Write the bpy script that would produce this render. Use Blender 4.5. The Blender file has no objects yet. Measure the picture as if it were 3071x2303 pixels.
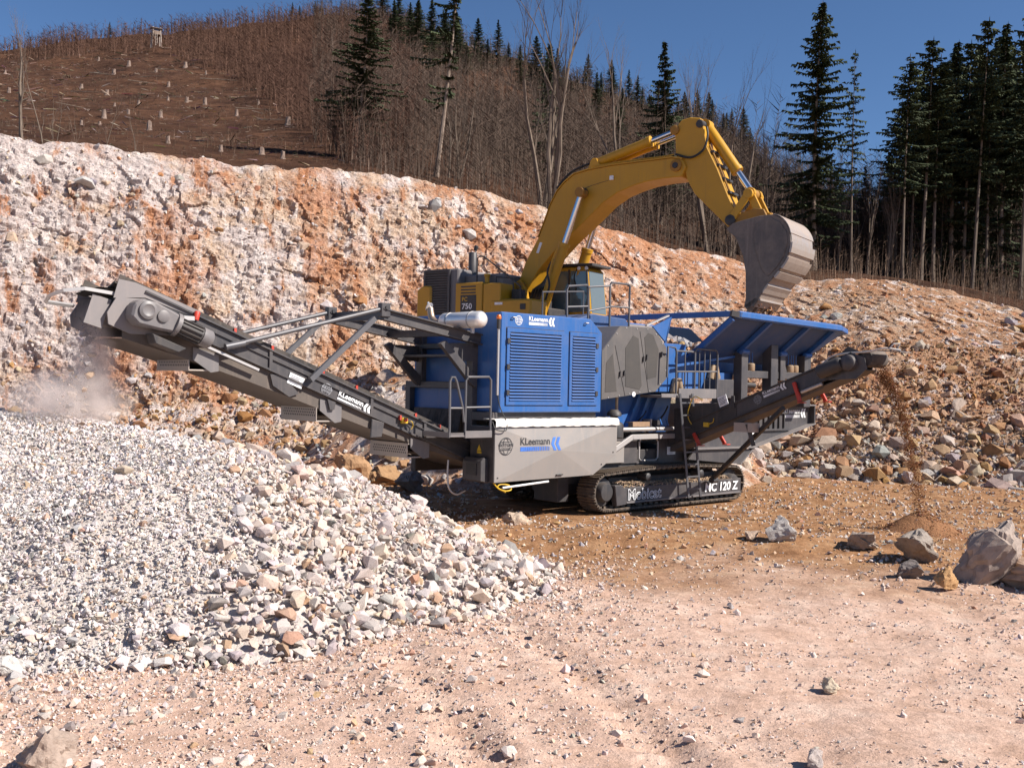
import bpy, bmesh, math, random
import numpy as np
from mathutils import Vector, Matrix

R = math.radians
random.seed(7)
rng = np.random.default_rng(11)
sc = bpy.context.scene
COL = sc.collection

# ------------------------------------------------------------------ camera, sky, sun, exposure
CAM_H = 2.40
cam = bpy.data.cameras.new('camera')
cam.sensor_width = 36.0
cam.lens = 36.0
cam.clip_end = 3000.0
cam_ob = bpy.data.objects.new('camera', cam)
COL.objects.link(cam_ob)
cam_ob.matrix_world = Matrix.Translation((0, 0, CAM_H)) @ Matrix.Rotation(R(90), 4, 'X') @ Matrix.Rotation(R(1.2), 4, 'Z')
sc.camera = cam_ob

SUN_AZ, SUN_EL = R(-17), R(40)          # measured from +X (image right) towards +Y (away)
sdir = Vector((math.cos(SUN_AZ) * math.cos(SUN_EL), math.sin(SUN_AZ) * math.cos(SUN_EL), math.sin(SUN_EL)))
world = bpy.data.worlds.new('World')
sc.world = world
world.use_nodes = True
wn = world.node_tree
sky = wn.nodes.new('ShaderNodeTexSky')
sky.sky_type = 'NISHITA'
sky.sun_disc = False
sky.sun_elevation = SUN_EL
sky.sun_rotation = R(90) - SUN_AZ
sky.altitude = 3000
sky.air_density = 1.0
sky.dust_density = 0.0
sky.ozone_density = 5.0
bg = wn.nodes['Background']
hs_ = wn.nodes.new('ShaderNodeHueSaturation'); hs_.inputs['Saturation'].default_value = 1.04
wn.links.new(sky.outputs[0], hs_.inputs['Color'])
wn.links.new(hs_.outputs[0], bg.inputs[0])
bg.inputs[1].default_value = 0.073

sun = bpy.data.lights.new('sun', 'SUN')
sun.energy = 5.0
sun.angle = R(0.5)
sun.color = (1.0, 0.94, 0.86)
sun_ob = bpy.data.objects.new('sun', sun)
COL.objects.link(sun_ob)
sun_ob.rotation_euler = sdir.to_track_quat('Z', 'Y').to_euler()
sun_ob.location = sdir * 80

sc.view_settings.view_transform = 'Standard'
sc.view_settings.look = 'None'
sc.view_settings.exposure = 0.72
sc.view_settings.gamma = 1.0
sc.render.engine = 'CYCLES'
sc.cycles.max_bounces = 6
sc.cycles.diffuse_bounces = 3
sc.cycles.volume_bounces = 3
sc.cycles.transparent_max_bounces = 8
sc.cycles.use_denoising = True

# ------------------------------------------------------------------ helpers: noise
def _h(i, j, k):
    n = (i.astype(np.int64) * 374761393 + j.astype(np.int64) * 668265263 + k.astype(np.int64) * 1274126177) & 0xFFFFFFFF
    n = ((n ^ (n >> 13)) * 1274126177) & 0xFFFFFFFF
    n = ((n ^ (n >> 16)) * 2246822519) & 0xFFFFFFFF
    return ((n ^ (n >> 15)) & 0xFFFFFF) / float(0xFFFFFF)

def vn(x, y, z=None):
    x = np.asarray(x, float); y = np.asarray(y, float)
    z = np.zeros_like(x) if z is None else np.asarray(z, float)
    i, j, k = np.floor(x), np.floor(y), np.floor(z)
    u, v, w = x - i, y - j, z - k
    u = u * u * (3 - 2 * u); v = v * v * (3 - 2 * v); w = w * w * (3 - 2 * w)
    r = 0
    for a in (0, 1):
        for b in (0, 1):
            for c in (0, 1):
                r = r + _h(i + a, j + b, k + c) * (u if a else 1 - u) * (v if b else 1 - v) * (w if c else 1 - w)
    return r

def fbm(x, y, z=None, o=4, s=1.0):
    r, amp, t = 0, 0.5, 0
    for q in range(o):
        zz = None if z is None else z * s + 7.3 * q
        r = r + amp * vn(x * s + 13.7 * q, y * s - 9.1 * q, zz)
        t += amp; amp *= .5; s *= 2.03
    return r / t

def worley(x, y, z, full=False):
    """F1 distance and the random value of the nearest cell"""
    i, j, k = np.floor(x), np.floor(y), np.floor(z)
    best = np.full(x.shape, 9.); rid = np.zeros(x.shape); sec = np.full(x.shape, 9.); ox = np.zeros(x.shape); oz = np.zeros(x.shape)
    for a in (-1, 0, 1):
        for b in (-1, 0, 1):
            for c in (-1, 0, 1):
                ii, jj, kk = i + a, j + b, k + c
                dx = ii + _h(ii, jj, kk) - x; dy = jj + _h(ii + 57, jj, kk) - y; dz = kk + _h(ii, jj + 91, kk) - z
                d = np.sqrt(dx * dx + dy * dy + dz * dz)
                m = d < best
                sec = np.where(m, best, np.minimum(sec, d))
                rid = np.where(m, _h(ii, jj, kk + 33), rid); best = np.where(m, d, best); ox = np.where(m, dx, ox); oz = np.where(m, dy, oz)
    return (best, sec, rid, ox, oz) if full else (best, sec, rid)

def sstep(a, b, x):
    t = np.clip((np.asarray(x, float) - a) / (b - a), 0, 1)
    return t * t * (3 - 2 * t)

# ------------------------------------------------------------------ helpers: materials
def new_mat(name):
    m = bpy.data.materials.new(name); m.use_nodes = True
    nt = m.node_tree
    return m, nt, nt.nodes['Principled BSDF']

def N(nt, t, **kw):
    n = nt.nodes.new(t)
    for k, v in kw.items():
        if k.startswith('i_'):
            n.inputs[int(k[2:])].default_value = v
        else:
            setattr(n, k, v)
    return n

def noise_node(nt, scale, detail=5, vec=None, rough=.55):
    n = nt.nodes.new('ShaderNodeTexNoise')
    n.inputs['Scale'].default_value = scale; n.inputs['Detail'].default_value = detail
    n.inputs['Roughness'].default_value = rough
    if vec is not None: nt.links.new(vec, n.inputs['Vector'])
    return n

def ramp(nt, fac, stops):
    r = nt.nodes.new('ShaderNodeValToRGB')
    e = r.color_ramp.elements
    while len(e) < len(stops): e.new(.5)
    for el, (p, c) in zip(e, stops):
        el.position = p
        el.color = (c[0], c[1], c[2], 1) if hasattr(c, '__len__') else (c, c, c, 1)
    nt.links.new(fac, r.inputs[0])
    return r

def mixc(nt, fac, a, b, mode='MIX'):
    m = nt.nodes.new('ShaderNodeMix'); m.data_type = 'RGBA'; m.blend_type = mode
    if isinstance(fac, (int, float)): m.inputs[0].default_value = fac
    else: nt.links.new(fac, m.inputs[0])
    for s, v in ((6, a), (7, b)):
        if isinstance(v, tuple): m.inputs[s].default_value = (v[0], v[1], v[2], 1)
        else: nt.links.new(v, m.inputs[s])
    return m.outputs[2]

def paint(name, col, rough=.45, metal=0., dust=.25, dcol=(.42, .33, .26), scale=2.2, spec=.4):
    """painted or bare metal with uneven film of quarry dust and small scuffs"""
    m, nt, b = new_mat(name)
    tc = N(nt, 'ShaderNodeTexCoord')
    n1 = noise_node(nt, scale, 7, tc.outputs['Object'], .65)
    n2 = noise_node(nt, 34, 3, tc.outputs['Object'])
    f = ramp(nt, n1.outputs[0], [(.38, 0.), (.78, 1.)])
    f2 = ramp(nt, n2.outputs[0], [(.3, .55), (.7, 1.)])
    mp = N(nt, 'ShaderNodeMapping'); mp.inputs['Scale'].default_value = (9, 9, .55); nt.links.new(tc.outputs['Object'], mp.inputs[0])
    n4 = noise_node(nt, 1.2, 4, mp.outputs[0], .6); f4 = ramp(nt, n4.outputs[0], [(.50, 0.), (.74, 1.)])
    mx_ = N(nt, 'ShaderNodeMath', operation='MAXIMUM'); nt.links.new(f.outputs[0], mx_.inputs[0]); nt.links.new(f4.outputs[0], mx_.inputs[1])
    mul = N(nt, 'ShaderNodeMath', operation='MULTIPLY'); nt.links.new(mx_.outputs[0], mul.inputs[0]); nt.links.new(f2.outputs[0], mul.inputs[1])
    geo = N(nt, 'ShaderNodeNewGeometry'); sep = N(nt, 'ShaderNodeSeparateXYZ'); nt.links.new(geo.outputs['True Normal'], sep.inputs[0])
    up = N(nt, 'ShaderNodeMapRange'); up.inputs[1].default_value = .3; up.inputs[2].default_value = 1.; up.inputs[3].default_value = 0.; up.inputs[4].default_value = .55
    nt.links.new(sep.outputs[2], up.inputs[0])
    ad = N(nt, 'ShaderNodeMath', operation='ADD'); nt.links.new(mul.outputs[0], ad.inputs[0]); nt.links.new(up.outputs[0], ad.inputs[1])
    ms = N(nt, 'ShaderNodeMath', operation='MULTIPLY'); ms.use_clamp = True; ms.inputs[1].default_value = dust; nt.links.new(ad.outputs[0], ms.inputs[0])
    c = mixc(nt, ms.outputs[0], col, dcol)
    nt.links.new(c, b.inputs['Base Color'])
    rr = N(nt, 'ShaderNodeMapRange'); rr.inputs[3].default_value = rough; rr.inputs[4].default_value = min(1, rough + .4)
    nt.links.new(ms.outputs[0], rr.inputs[0]); nt.links.new(rr.outputs[0], b.inputs['Roughness'])
    b.inputs['Metallic'].default_value = metal
    b.inputs['Specular IOR Level'].default_value = spec
    return m

def stone_mat(name, tint=(1, 1, 1), bump=.35, scale=9.):
    m, nt, b = new_mat(name)
    at = N(nt, 'ShaderNodeAttribute', attribute_name='col')
    oi = N(nt, 'ShaderNodeObjectInfo')
    tc = N(nt, 'ShaderNodeTexCoord')
    n1 = noise_node(nt, scale, 6, tc.outputs['Object'], .7)
    v = ramp(nt, n1.outputs[0], [(.25, (.62, .58, .55)), (.5, (1, .98, .96)), (.8, (1.2, 1.17, 1.13))])
    c = mixc(nt, 1., at.outputs['Color'], v.outputs[0], 'MULTIPLY')
    c = mixc(nt, 1., c, oi.outputs['Color'], 'MULTIPLY')
    c = mixc(nt, 1., c, tint, 'MULTIPLY')
    nt.links.new(c, b.inputs['Base Color'])
    b.inputs['Roughness'].default_value = .92
    b.inputs['Specular IOR Level'].default_value = .15
    n3 = noise_node(nt, 26, 5, tc.outputs['Object'], .7)
    bp = N(nt, 'ShaderNodeBump'); bp.inputs['Strength'].default_value = bump; bp.inputs['Distance'].default_value = .05
    nt.links.new(n3.outputs[0], bp.inputs['Height']); nt.links.new(bp.outputs[0], b.inputs['Normal'])
    return m

def plain(name, col, rough=.7, metal=0.):
    m, nt, b = new_mat(name)
    tc = N(nt, 'ShaderNodeTexCoord')
    n1 = noise_node(nt, 14, 4, tc.outputs['Object'])
    v = ramp(nt, n1.outputs[0], [(.3, .82), (.7, 1.12)])
    nt.links.new(mixc(nt, 1., col, v.outputs[0], 'MULTIPLY'), b.inputs['Base Color'])
    b.inputs['Roughness'].default_value = rough; b.inputs['Metallic'].default_value = metal
    return m

M = {}
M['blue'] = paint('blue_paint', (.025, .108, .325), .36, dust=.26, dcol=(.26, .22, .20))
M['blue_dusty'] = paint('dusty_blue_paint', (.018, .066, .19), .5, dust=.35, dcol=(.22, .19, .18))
M['grey'] = paint('grey_paint', (.056, .053, .057), .42, dust=.38, dcol=(.23, .19, .165))
M['grey_light'] = paint('light_grey_paint', (.15, .14, .142), .42, dust=.42, dcol=(.33, .275, .245))
M['grey_mid'] = paint('mid_grey_paint', (.095, .088, .085), .5, dust=.42, dcol=(.24, .20, .175))
M['dark'] = paint('dark_paint', (.035, .034, .037), .5, dust=.35, dcol=(.2, .16, .13))
M['steel'] = paint('brushed_steel_sheet', (.31, .29, .275), .42, .3, dust=.55, dcol=(.38, .31, .265))
M['chrome'] = paint('chromed_steel', (.68, .68, .7), .16, 1., dust=.06)
M['muffler'] = paint('stainless_muffler', (.86, .83, .80), .34, .55, dust=.08)
M['rust_pipe'] = paint('heat_tinted_pipe', (.42, .30, .22), .4, .8, dust=.2)
M['galv'] = paint('galvanised_tube', (.5, .48, .47), .45, .5, dust=.3)
M['tube'] = paint('grey_rail_tube', (.10, .10, .11), .4, .2, dust=.35, dcol=(.25, .21, .185))
M['belt'] = paint('rubber_belt', (.028, .026, .026), .8, dust=.6, dcol=(.30, .235, .19))
M['beltside'] = paint('dusty_under_belt', (.10, .083, .072), .8, dust=.6, dcol=(.21, .165, .135))
M['deflector'] = paint('dusty_pale_steel', (.23, .21, .208), .7, dust=.4, dcol=(.36, .30, .27), spec=.15)
M['yellow'] = paint('excavator_yellow', (.52, .265, .012), .4, dust=.38, dcol=(.22, .13, .05), scale=1.3)
M['yellow_dk'] = paint('soiled_yellow', (.33, .155, .015), .6, dust=.6, dcol=(.16, .11, .08))
M['bucket'] = paint('worn_bucket_steel', (.115, .095, .083), .45, .3, dust=.85, dcol=(.34, .265, .215), scale=2.6)
M['bucket_lit'] = paint('lit_wear_plate', (.42, .36, .315), .4, .4, dust=.75, dcol=(.30, .21, .155), scale=3)  # worn plate, lightened: sun on the bucket back painted into the colour
M['white'] = plain('white_print', (.80, .80, .80), .6)
M['print_blue'] = plain('blue_print', (.05, .16, .55), .6)
M['print_dark'] = plain('dark_print', (.035, .035, .04), .6)
M['print_grey'] = plain('pale_grey_print', (.30, .30, .32), .6)
M['print_yellow'] = plain('yellow_print', (.62, .36, .03), .6)
M['red'] = paint('red_paint', (.48, .035, .018), .45, dust=.25)
M['orange_lamp'] = plain('orange_beacon', (.75, .16, .02), .3)
M['yellow_plastic'] = plain('yellow_plastic', (.66, .42, .03), .5)
M['hose'] = plain('black_rubber_hose', (.02, .02, .02), .6)
M['tarp'] = paint('white_tarpaulin', (.72, .68, .63), .7, dust=.3, dcol=(.5, .42, .36), scale=4)
M['wood'] = plain('weathered_plank', (.30, .19, .115), .8)
M['spring'] = paint('bronze_rubber_spring', (.42, .30, .19), .4, .4, dust=.25)
M['mesh_win'] = paint('fine_guard_mesh', (.055, .050, .047), .7, dust=.3, dcol=(.15, .125, .105))
M['mesh_grey'] = paint('perforated_guard_mesh', (.40, .34, .295), .8, dust=.4, dcol=(.45, .37, .31))
M['track'] = paint('worn_track_steel', (.085, .07, .058), .55, .3, dust=.7, dcol=(.36, .27, .20), scale=5)
M['cabglass'] = None
m, nt, b = new_mat('cab_glass'); b.inputs['Base Color'].default_value = (.16, .19, .19, 1); b.inputs['Roughness'].default_value = .06; b.inputs['Metallic'].default_value = .25
M['cabglass'] = m
M['stone'] = stone_mat('crushed_limestone')
M['rock'] = stone_mat('blasted_limestone', (1, 1, 1), .6, 3.)
# soil lying in the hopper, on the track frame and falling off the belt
M['soil'] = stone_mat('rusty_soil', (1, 1, 1), .6, 6.)

# ------------------------------------------------------------------ helpers: objects
def tag(o, label=None, cat=None, group=None, kind=None):
    if label: o['label'] = label
    if cat: o['category'] = cat
    if group: o['group'] = group
    if kind: o['kind'] = kind
    return o

def empty(name, loc=(0, 0, 0), rz=0., label=None, cat=None, group=None):
    o = bpy.data.objects.new(name, None); COL.objects.link(o)
    o.location = loc; o.rotation_euler = (0, 0, rz); o.empty_display_size = .3
    return tag(o, label, cat, group)

def obj(name, me, mat=None, parent=None):
    o = bpy.data.objects.new(name, me); COL.objects.link(o)
    if mat is not None and len(me.materials) == 0: me.materials.append(mat)
    if parent is not None: o.parent = parent
    return o

def np_mesh(name, v, tris, col=None, mat=None, smooth=False, quads=False):
    me = bpy.data.meshes.new(name)
    v = np.ascontiguousarray(v, np.float32); tris = np.ascontiguousarray(tris, np.int32)
    k = tris.shape[1]
    me.vertices.add(len(v)); me.vertices.foreach_set('co', v.ravel())
    me.loops.add(tris.size); me.loops.foreach_set('vertex_index', tris.ravel())
    me.polygons.add(len(tris)); me.polygons.foreach_set('loop_start', np.arange(0, tris.size, k, dtype=np.int32))
    me.update(calc_edges=True)
    if smooth: me.shade_smooth()
    else: me.shade_flat()
    if col is not None:
        a = me.attributes.new('col', 'FLOAT_COLOR', 'POINT')
        c = np.ones((len(v), 4), np.float32); c[:, :3] = col
        a.data.foreach_set('color', c.ravel())
    if mat is not None: me.materials.append(mat)
    return me

def grid_mesh(name, P, mat, smooth=True, col=None):
    """P: (rows, cols, 3)"""
    r, c = P.shape[:2]
    idx = np.arange(r * c).reshape(r, c)
    q = np.stack([idx[:-1, :-1], idx[:-1, 1:], idx[1:, 1:], idx[1:, :-1]], -1).reshape(-1, 4)
    return np_mesh(name, P.reshape(-1, 3), q, col, mat, smooth)

class MB:
    def __init__(s): s.v = []; s.f = []
    def add(s, vs, fs):
        k = len(s.v); s.v += [tuple(p) for p in vs]; s.f += [tuple(i + k for i in f) for f in fs]; return s
    def box(s, x0, x1, y0, y1, z0, z1):
        return s.add([(x0, y0, z0), (x1, y0, z0), (x1, y1, z0), (x0, y1, z0), (x0, y0, z1), (x1, y0, z1), (x1, y1, z1), (x0, y1, z1)],
                     [(3, 2, 1, 0), (4, 5, 6, 7), (0, 1, 5, 4), (1, 2, 6, 5), (2, 3, 7, 6), (3, 0, 4, 7)])
    def loft(s, A, B):
        n = len(A)
        return s.add(list(A) + list(B), [tuple(range(n))[::-1], tuple(range(n, 2 * n))] + [(i, (i + 1) % n, n + (i + 1) % n, n + i) for i in range(n)])
    def prism(s, poly, y0, y1):      # xz outline pushed along y
        return s.loft([(x, y0, z) for x, z in poly][::-1], [(x, y1, z) for x, z in poly][::-1])
    def prismx(s, poly, x0, x1):     # yz outline pushed along x
        return s.loft([(x0, y, z) for y, z in poly], [(x1, y, z) for y, z in poly])
    def prismz(s, poly, z0, z1):
        return s.loft([(x, y, z0) for x, y in poly], [(x, y, z1) for x, y in poly])
    def bar(s, p0, p1, w, h, up=(0, 0, 1)):
        p0, p1 = Vector(p0), Vector(p1); d = (p1 - p0).normalized(); u = Vector(up)
        sd = d.cross(u); sd = sd.normalized() if sd.length > 1e-4 else Vector((1, 0, 0)); u = sd.cross(d)
        c = [(-w / 2, -h / 2), (w / 2, -h / 2), (w / 2, h / 2), (-w / 2, h / 2)]
        return s.loft([p0 + sd * a + u * b for a, b in c], [p1 + sd * a + u * b for a, b in c])
    def lathe(s, p0, d, prof, n=16):
        p0 = Vector(p0); d = Vector(d).normalized(); a = d.orthogonal().normalized(); b = d.cross(a)
        k = len(s.v); m = len(prof)
        for t, r in prof:
            for i in range(n):
                q = 2 * math.pi * i / n
                s.v.append(tuple(p0 + d * t + (a * math.cos(q) + b * math.sin(q)) * r))
        for j in range(m - 1):
            for i in range(n):
                s.f.append((k + j * n + i, k + j * n + (i + 1) % n, k + (j + 1) * n + (i + 1) % n, k + (j + 1) * n + i))
        s.f.append(tuple(k + i for i in range(n))[::-1]); s.f.append(tuple(k + (m - 1) * n + i for i in range(n)))
        return s
    def tube(s, p0, p1, r0, r1=None, n=10):
        p0, p1 = Vector(p0), Vector(p1)
        return s.lathe(p0, p1 - p0, [(0, r0), ((p1 - p0).length, r0 if r1 is None else r1)], n)
    def path(s, pts, r, n=8, close=False):
        pts = [Vector(p) for p in pts]; k = len(s.v); prev = None; m = len(pts)
        for i, p in enumerate(pts):
            if close: d = (pts[(i + 1) % m] - pts[i - 1]).normalized()
            else: d = (pts[min(i + 1, m - 1)] - pts[max(i - 1, 0)]).normalized()
            a = d.orthogonal().normalized() if prev is None else (prev - d * prev.dot(d)).normalized()
            prev = a; b = d.cross(a)
            rr = r[i] if hasattr(r, '__len__') else r
            for q in range(n):
                t = 2 * math.pi * q / n
                s.v.append(tuple(p + (a * math.cos(t) + b * math.sin(t)) * rr))
        for i in range(m if close else m - 1):
            j = (i + 1) % m
            for q in range(n):
                s.f.append((k + i * n + q, k + i * n + (q + 1) % n, k + j * n + (q + 1) % n, k + j * n + q))
        if not close:
            s.f.append(tuple(k + q for q in range(n))[::-1]); s.f.append(tuple(k + (m - 1) * n + q for q in range(n)))
        return s
    def mesh(s, name, mat, smooth=False):
        me = bpy.data.meshes.new(name); me.from_pydata(s.v, [], s.f); me.validate(); 
        bm = bmesh.new(); bm.from_mesh(me); bmesh.ops.recalc_face_normals(bm, faces=bm.faces); bm.to_mesh(me); bm.free()
        if smooth: me.shade_smooth(); me.set_sharp_from_angle(angle=R(40))
        else: me.shade_flat()
        me.materials.append(mat); return me
    def build(s, name, mat, parent=None, smooth=False, bevel=0.):
        o = obj(name, s.mesh(name, mat, smooth), None, parent)
        if bevel:
            b = o.modifiers.new('edge', 'BEVEL'); b.width = bevel; b.segments = 1; b.limit_method = 'ANGLE'; b.angle_limit = R(40)
        return o

def curve_pts(pts, n=6):
    """Catmull-Rom through the points"""
    P = [Vector(p) for p in pts]; P = [2 * P[0] - P[1]] + P + [2 * P[-1] - P[-2]]; out = []
    for i in range(1, len(P) - 2):
        for k in range(n):
            t = k / n; a, b, c, d = P[i - 1:i + 3]
            out.append(.5 * ((2 * b) + (c - a) * t + (2 * a - 5 * b + 4 * c - d) * t * t + (3 * b - a - 3 * c + d) * t ** 3))
    out.append(P[-2]); return out

# ------------------------------------------------------------------ stones
def chunk(seed, npt, sq=(1, 1, 1)):
    r = random.Random(seed); bm = bmesh.new()
    for i in range(npt):
        z = r.uniform(-1, 1); a = r.uniform(0, 6.283); q = math.sqrt(1 - z * z); k = r.uniform(.78, 1.05)
        bm.verts.new((q * math.cos(a) * k * sq[0], q * math.sin(a) * k * sq[1], z * k * sq[2]))
    h = bmesh.ops.convex_hull(bm, input=bm.verts)
    bmesh.ops.delete(bm, geom=[g for g in h['geom_interior'] if isinstance(g, bmesh.types.BMVert)], context='VERTS')
    bmesh.ops.triangulate(bm, faces=bm.faces)
    bm.verts.ensure_lookup_table(); bm.verts.index_update()
    v = np.array([p.co[:] for p in bm.verts]); f = np.array([[q.index for q in g.verts] for g in bm.faces]); bm.free()
    return v, f

SMALL = [chunk(i, 8 + i % 3, (1, random.uniform(.65, 1), random.uniform(.45, .85))) for i in range(16)]
BIG = [chunk(100 + i, 14 + i % 5, (1, random.uniform(.65, .95), random.uniform(.5, .85))) for i in range(16)]

def rot_mats(n, tilt=None):
    q = rng.normal(size=(n, 4)); q /= np.linalg.norm(q, axis=1)[:, None]
    w, x, y, z = q.T
    return np.stack([np.stack([1 - 2 * (y * y + z * z), 2 * (x * y - z * w), 2 * (x * z + y * w)], -1),
                     np.stack([2 * (x * y + z * w), 1 - 2 * (x * x + z * z), 2 * (y * z - x * w)], -1),
                     np.stack([2 * (x * z - y * w), 2 * (y * z + x * w), 1 - 2 * (x * x + y * y)], -1)], 1)

def scatter(name, P, S, C, mat, variants=SMALL, parent=None, Rm=None):
    """many stones joined into one mesh"""
    n = len(P); Rm = rot_mats(n) if Rm is None else Rm
    vi = rng.integers(0, len(variants), n); V = []; F = []; K = []; base = 0
    for k, (v, f) in enumerate(variants):
        ix = np.nonzero(vi == k)[0]
        if not len(ix): continue
        w = np.einsum('nij,vj->nvi', Rm[ix], v) * S[ix][:, None, None] + P[ix][:, None, :]
        F.append((f[None] + (np.arange(len(ix)) * len(v))[:, None, None] + base).reshape(-1, 3))
        V.append(w.reshape(-1, 3)); K.append(np.repeat(C[ix], len(v), 0)); base += len(ix) * len(v)
    me = np_mesh(name, np.concatenate(V), np.concatenate(F), np.concatenate(K), mat)
    return obj(name, me, None, parent)

CHUNK_ME = {}
def single(name, p, s, col, mat, parent=None, key=None, rot=None, flat=(1, 1, 1)):
    k = (random.randrange(len(BIG)) if key is None else key, mat.name)
    if k not in CHUNK_ME:
        v, f = BIG[k[0]]; CHUNK_ME[k] = np_mesh('stone', v, f, np.ones((len(v), 3)), mat)
    o = obj(name, CHUNK_ME[k], None, parent)
    o.location = p; o.scale = (s * flat[0], s * flat[1], s * flat[2]); o.color = (col[0], col[1], col[2], 1)
    o.rotation_euler = rot if rot is not None else (random.uniform(-.5, .5), random.uniform(-.5, .5), random.uniform(0, 6.28))
    return o

def palette(n, cols, w, jit=.07):
    C = np.array(cols)[rng.choice(len(cols), n, p=np.array(w) / sum(w))]
    return np.clip(C * (1 + rng.normal(0, jit, (n, 1))) + rng.normal(0, .012, (n, 3)), .02, .95)

PALE = ([(.67, .615, .595), (.59, .555, .565), (.64, .535, .465), (.43, .41, .42), (.48, .335, .24), (.27, .255, .26)], [4, 2.6, 2.4, 1.4, .6, .35])
WARM = ([(.50, .40, .32), (.46, .31, .20), (.40, .24, .135), (.47, .43, .41), (.36, .345, .35)], [3, 2.4, 1.6, 2, 1.3])

# ------------------------------------------------------------------ lie of the land
PILE_SEG = [((-11.5, 14.6), 1.86), ((-6.3, 14.2), 1.93), ((-3.75, 12.7), 1.56)]
def pile_h(x, y):
    x = np.asarray(x, float); y = np.asarray(y, float); h = np.full(x.shape, -9.)
    for (a, ha), (b, hb) in zip(PILE_SEG[:-1], PILE_SEG[1:]):
        ax, ay = a; dx, dy = b[0] - ax, b[1] - ay
        t = np.clip(((x - ax) * dx + (y - ay) * dy) / (dx * dx + dy * dy), 0, 1)
        d = np.hypot(x - ax - dx * t, y - ay - dy * t)
        h = np.maximum(h, (ha + (hb - ha) * t) - (np.sqrt(d * d + .5) - .70) * .43)
    gul = fbm(x, y, o=2, s=.55)
    h = h + (gul - .5) * .42 + (fbm(x + 31, y, o=3, s=1.7) - .5) * .12
    return h

def ground_h(x, y):
    x = np.asarray(x, float); y = np.asarray(y, float)
    h = (fbm(x, y, o=3, s=.22) - .5) * .22 + (fbm(x + 5, y - 3, o=4, s=1.4) - .5) * .08 + (fbm(x + 2, y + 7, o=3, s=6.) - .5) * .03
    rough = sstep(.42, .62, fbm(x - 20, y + 9, o=3, s=.35)) * sstep(11.5, 13.5, y)
    h = h + rough * (fbm(x, y + 40, o=3, s=3.5) - .35) * .12
    # spoil berm pushed up in front of the crawler track
    d = np.abs((y - (15.6 - .10 * (x - 1.5))) ) / .75
    h = h + np.exp(-d * d) * sstep(-2.2, -.6, x) * (1 - sstep(5.0, 8.0, x)) * (.16 + .14 * fbm(x, y, o=3, s=1.6))
    # wheel ruts crossing the foreground
    for c0, sl in ((-.25, -.33), (1.05, -.30)):
        e = (x - (c0 + sl * (y - 7.0)))
        h = h - np.exp(-(e / .17) ** 2) * .045 * (.2 + 1.4 * fbm(x, y, o=3, s=2.)) + np.exp(-((np.abs(e) - .32) / .12) ** 2) * .03 * fbm(x, y + 9, o=3, s=2.5)
        along = y + .3 * x
        h = h + np.exp(-(e / .20) ** 4) * .034 * np.sin(along * 6.283 / .17 + np.abs(e) * 9) * sstep(.40, .6, fbm(x + 3, y + 4, o=2, s=.8)) * (1 - sstep(10.5, 12.5, y))
    # under the crawlers the floor is levelled
    lx = (x + 1.1475) * .7431 + (y - 18.78) * .6691; ly = -(x + 1.1475) * .6691 + (y - 18.78) * .7431
    k = sstep(1.2, 2.1, lx) * (1 - sstep(7.3, 8.4, lx)) * (1 - sstep(1.6, 2.3, np.abs(ly)))
    return h * (1 - k) - .02 * k - .03

RIM = [(-.82, .245), (-.505, .2333), (-.4733, .2295), (-.4415, .2256), (-.3917, .2199), (-.3237, .2123), (-.2784, .2087), (-.2331, .2074), (-.1879, .2056), (-.1291, .2041), (-.0973, .1998), (-.0519, .1908), (-.0065, .1805), (.0344, .17), (.0844, .1566), (.13, .1426), (.1754, .1323), (.2253, .122), (.2572, .110), (.2845, .1065), (.3206, .1077), (.3568, .1067), (.3976, .1039), (.4475, .095), (.4747, .0888), (.4984, .0834), (.82, .07)]
RIDGE = [(-.82, .29), (-.5068, .3122), (-.4617, .3186), (-.4166, .3254), (-.3716, .3322), (-.3265, .3377), (-.2813, .3418), (-.2363, .3495), (-.1912, .356), (-.1461, .359), (-.1007, .348), (-.0552, .332), (-.0097, .316), (.0357, .301), (.0812, .287), (.1266, .274), (.172, .262), (.2175, .245), (.2589, .205), (.2912, .178), (.3324, .160), (.3779, .152), (.4459, .148), (.4966, .145), (.82, .14)]
AC = np.array([-.82, -.5, -.35, -.2, -.1, 0, .1, .2, .25, .35, .5, .82])
RIM_D = np.array([30.5, 32, 34, 36, 38, 39.5, 41, 42, 42, 41, 39, 36])
MID_D = np.array([28, 29, 30.5, 32.5, 34.5, 35.5, 36, 36, 35.4, 34, 33, 31])
MID_Z = np.array([1.3, 1.4, 1.6, 2.2, 2.9, 3.1, 3.3, 3.4, 3.6, 4.0, 3.7, 3.4])
FOOT_D = np.array([25.5, 26, 26.5, 27, 27.8, 28.8, 29.4, 29, 28.2, 27, 25.6, 23])
ip = lambda a, t: np.interp(a, [q[0] for q in t], [q[1] for q in t])

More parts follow.
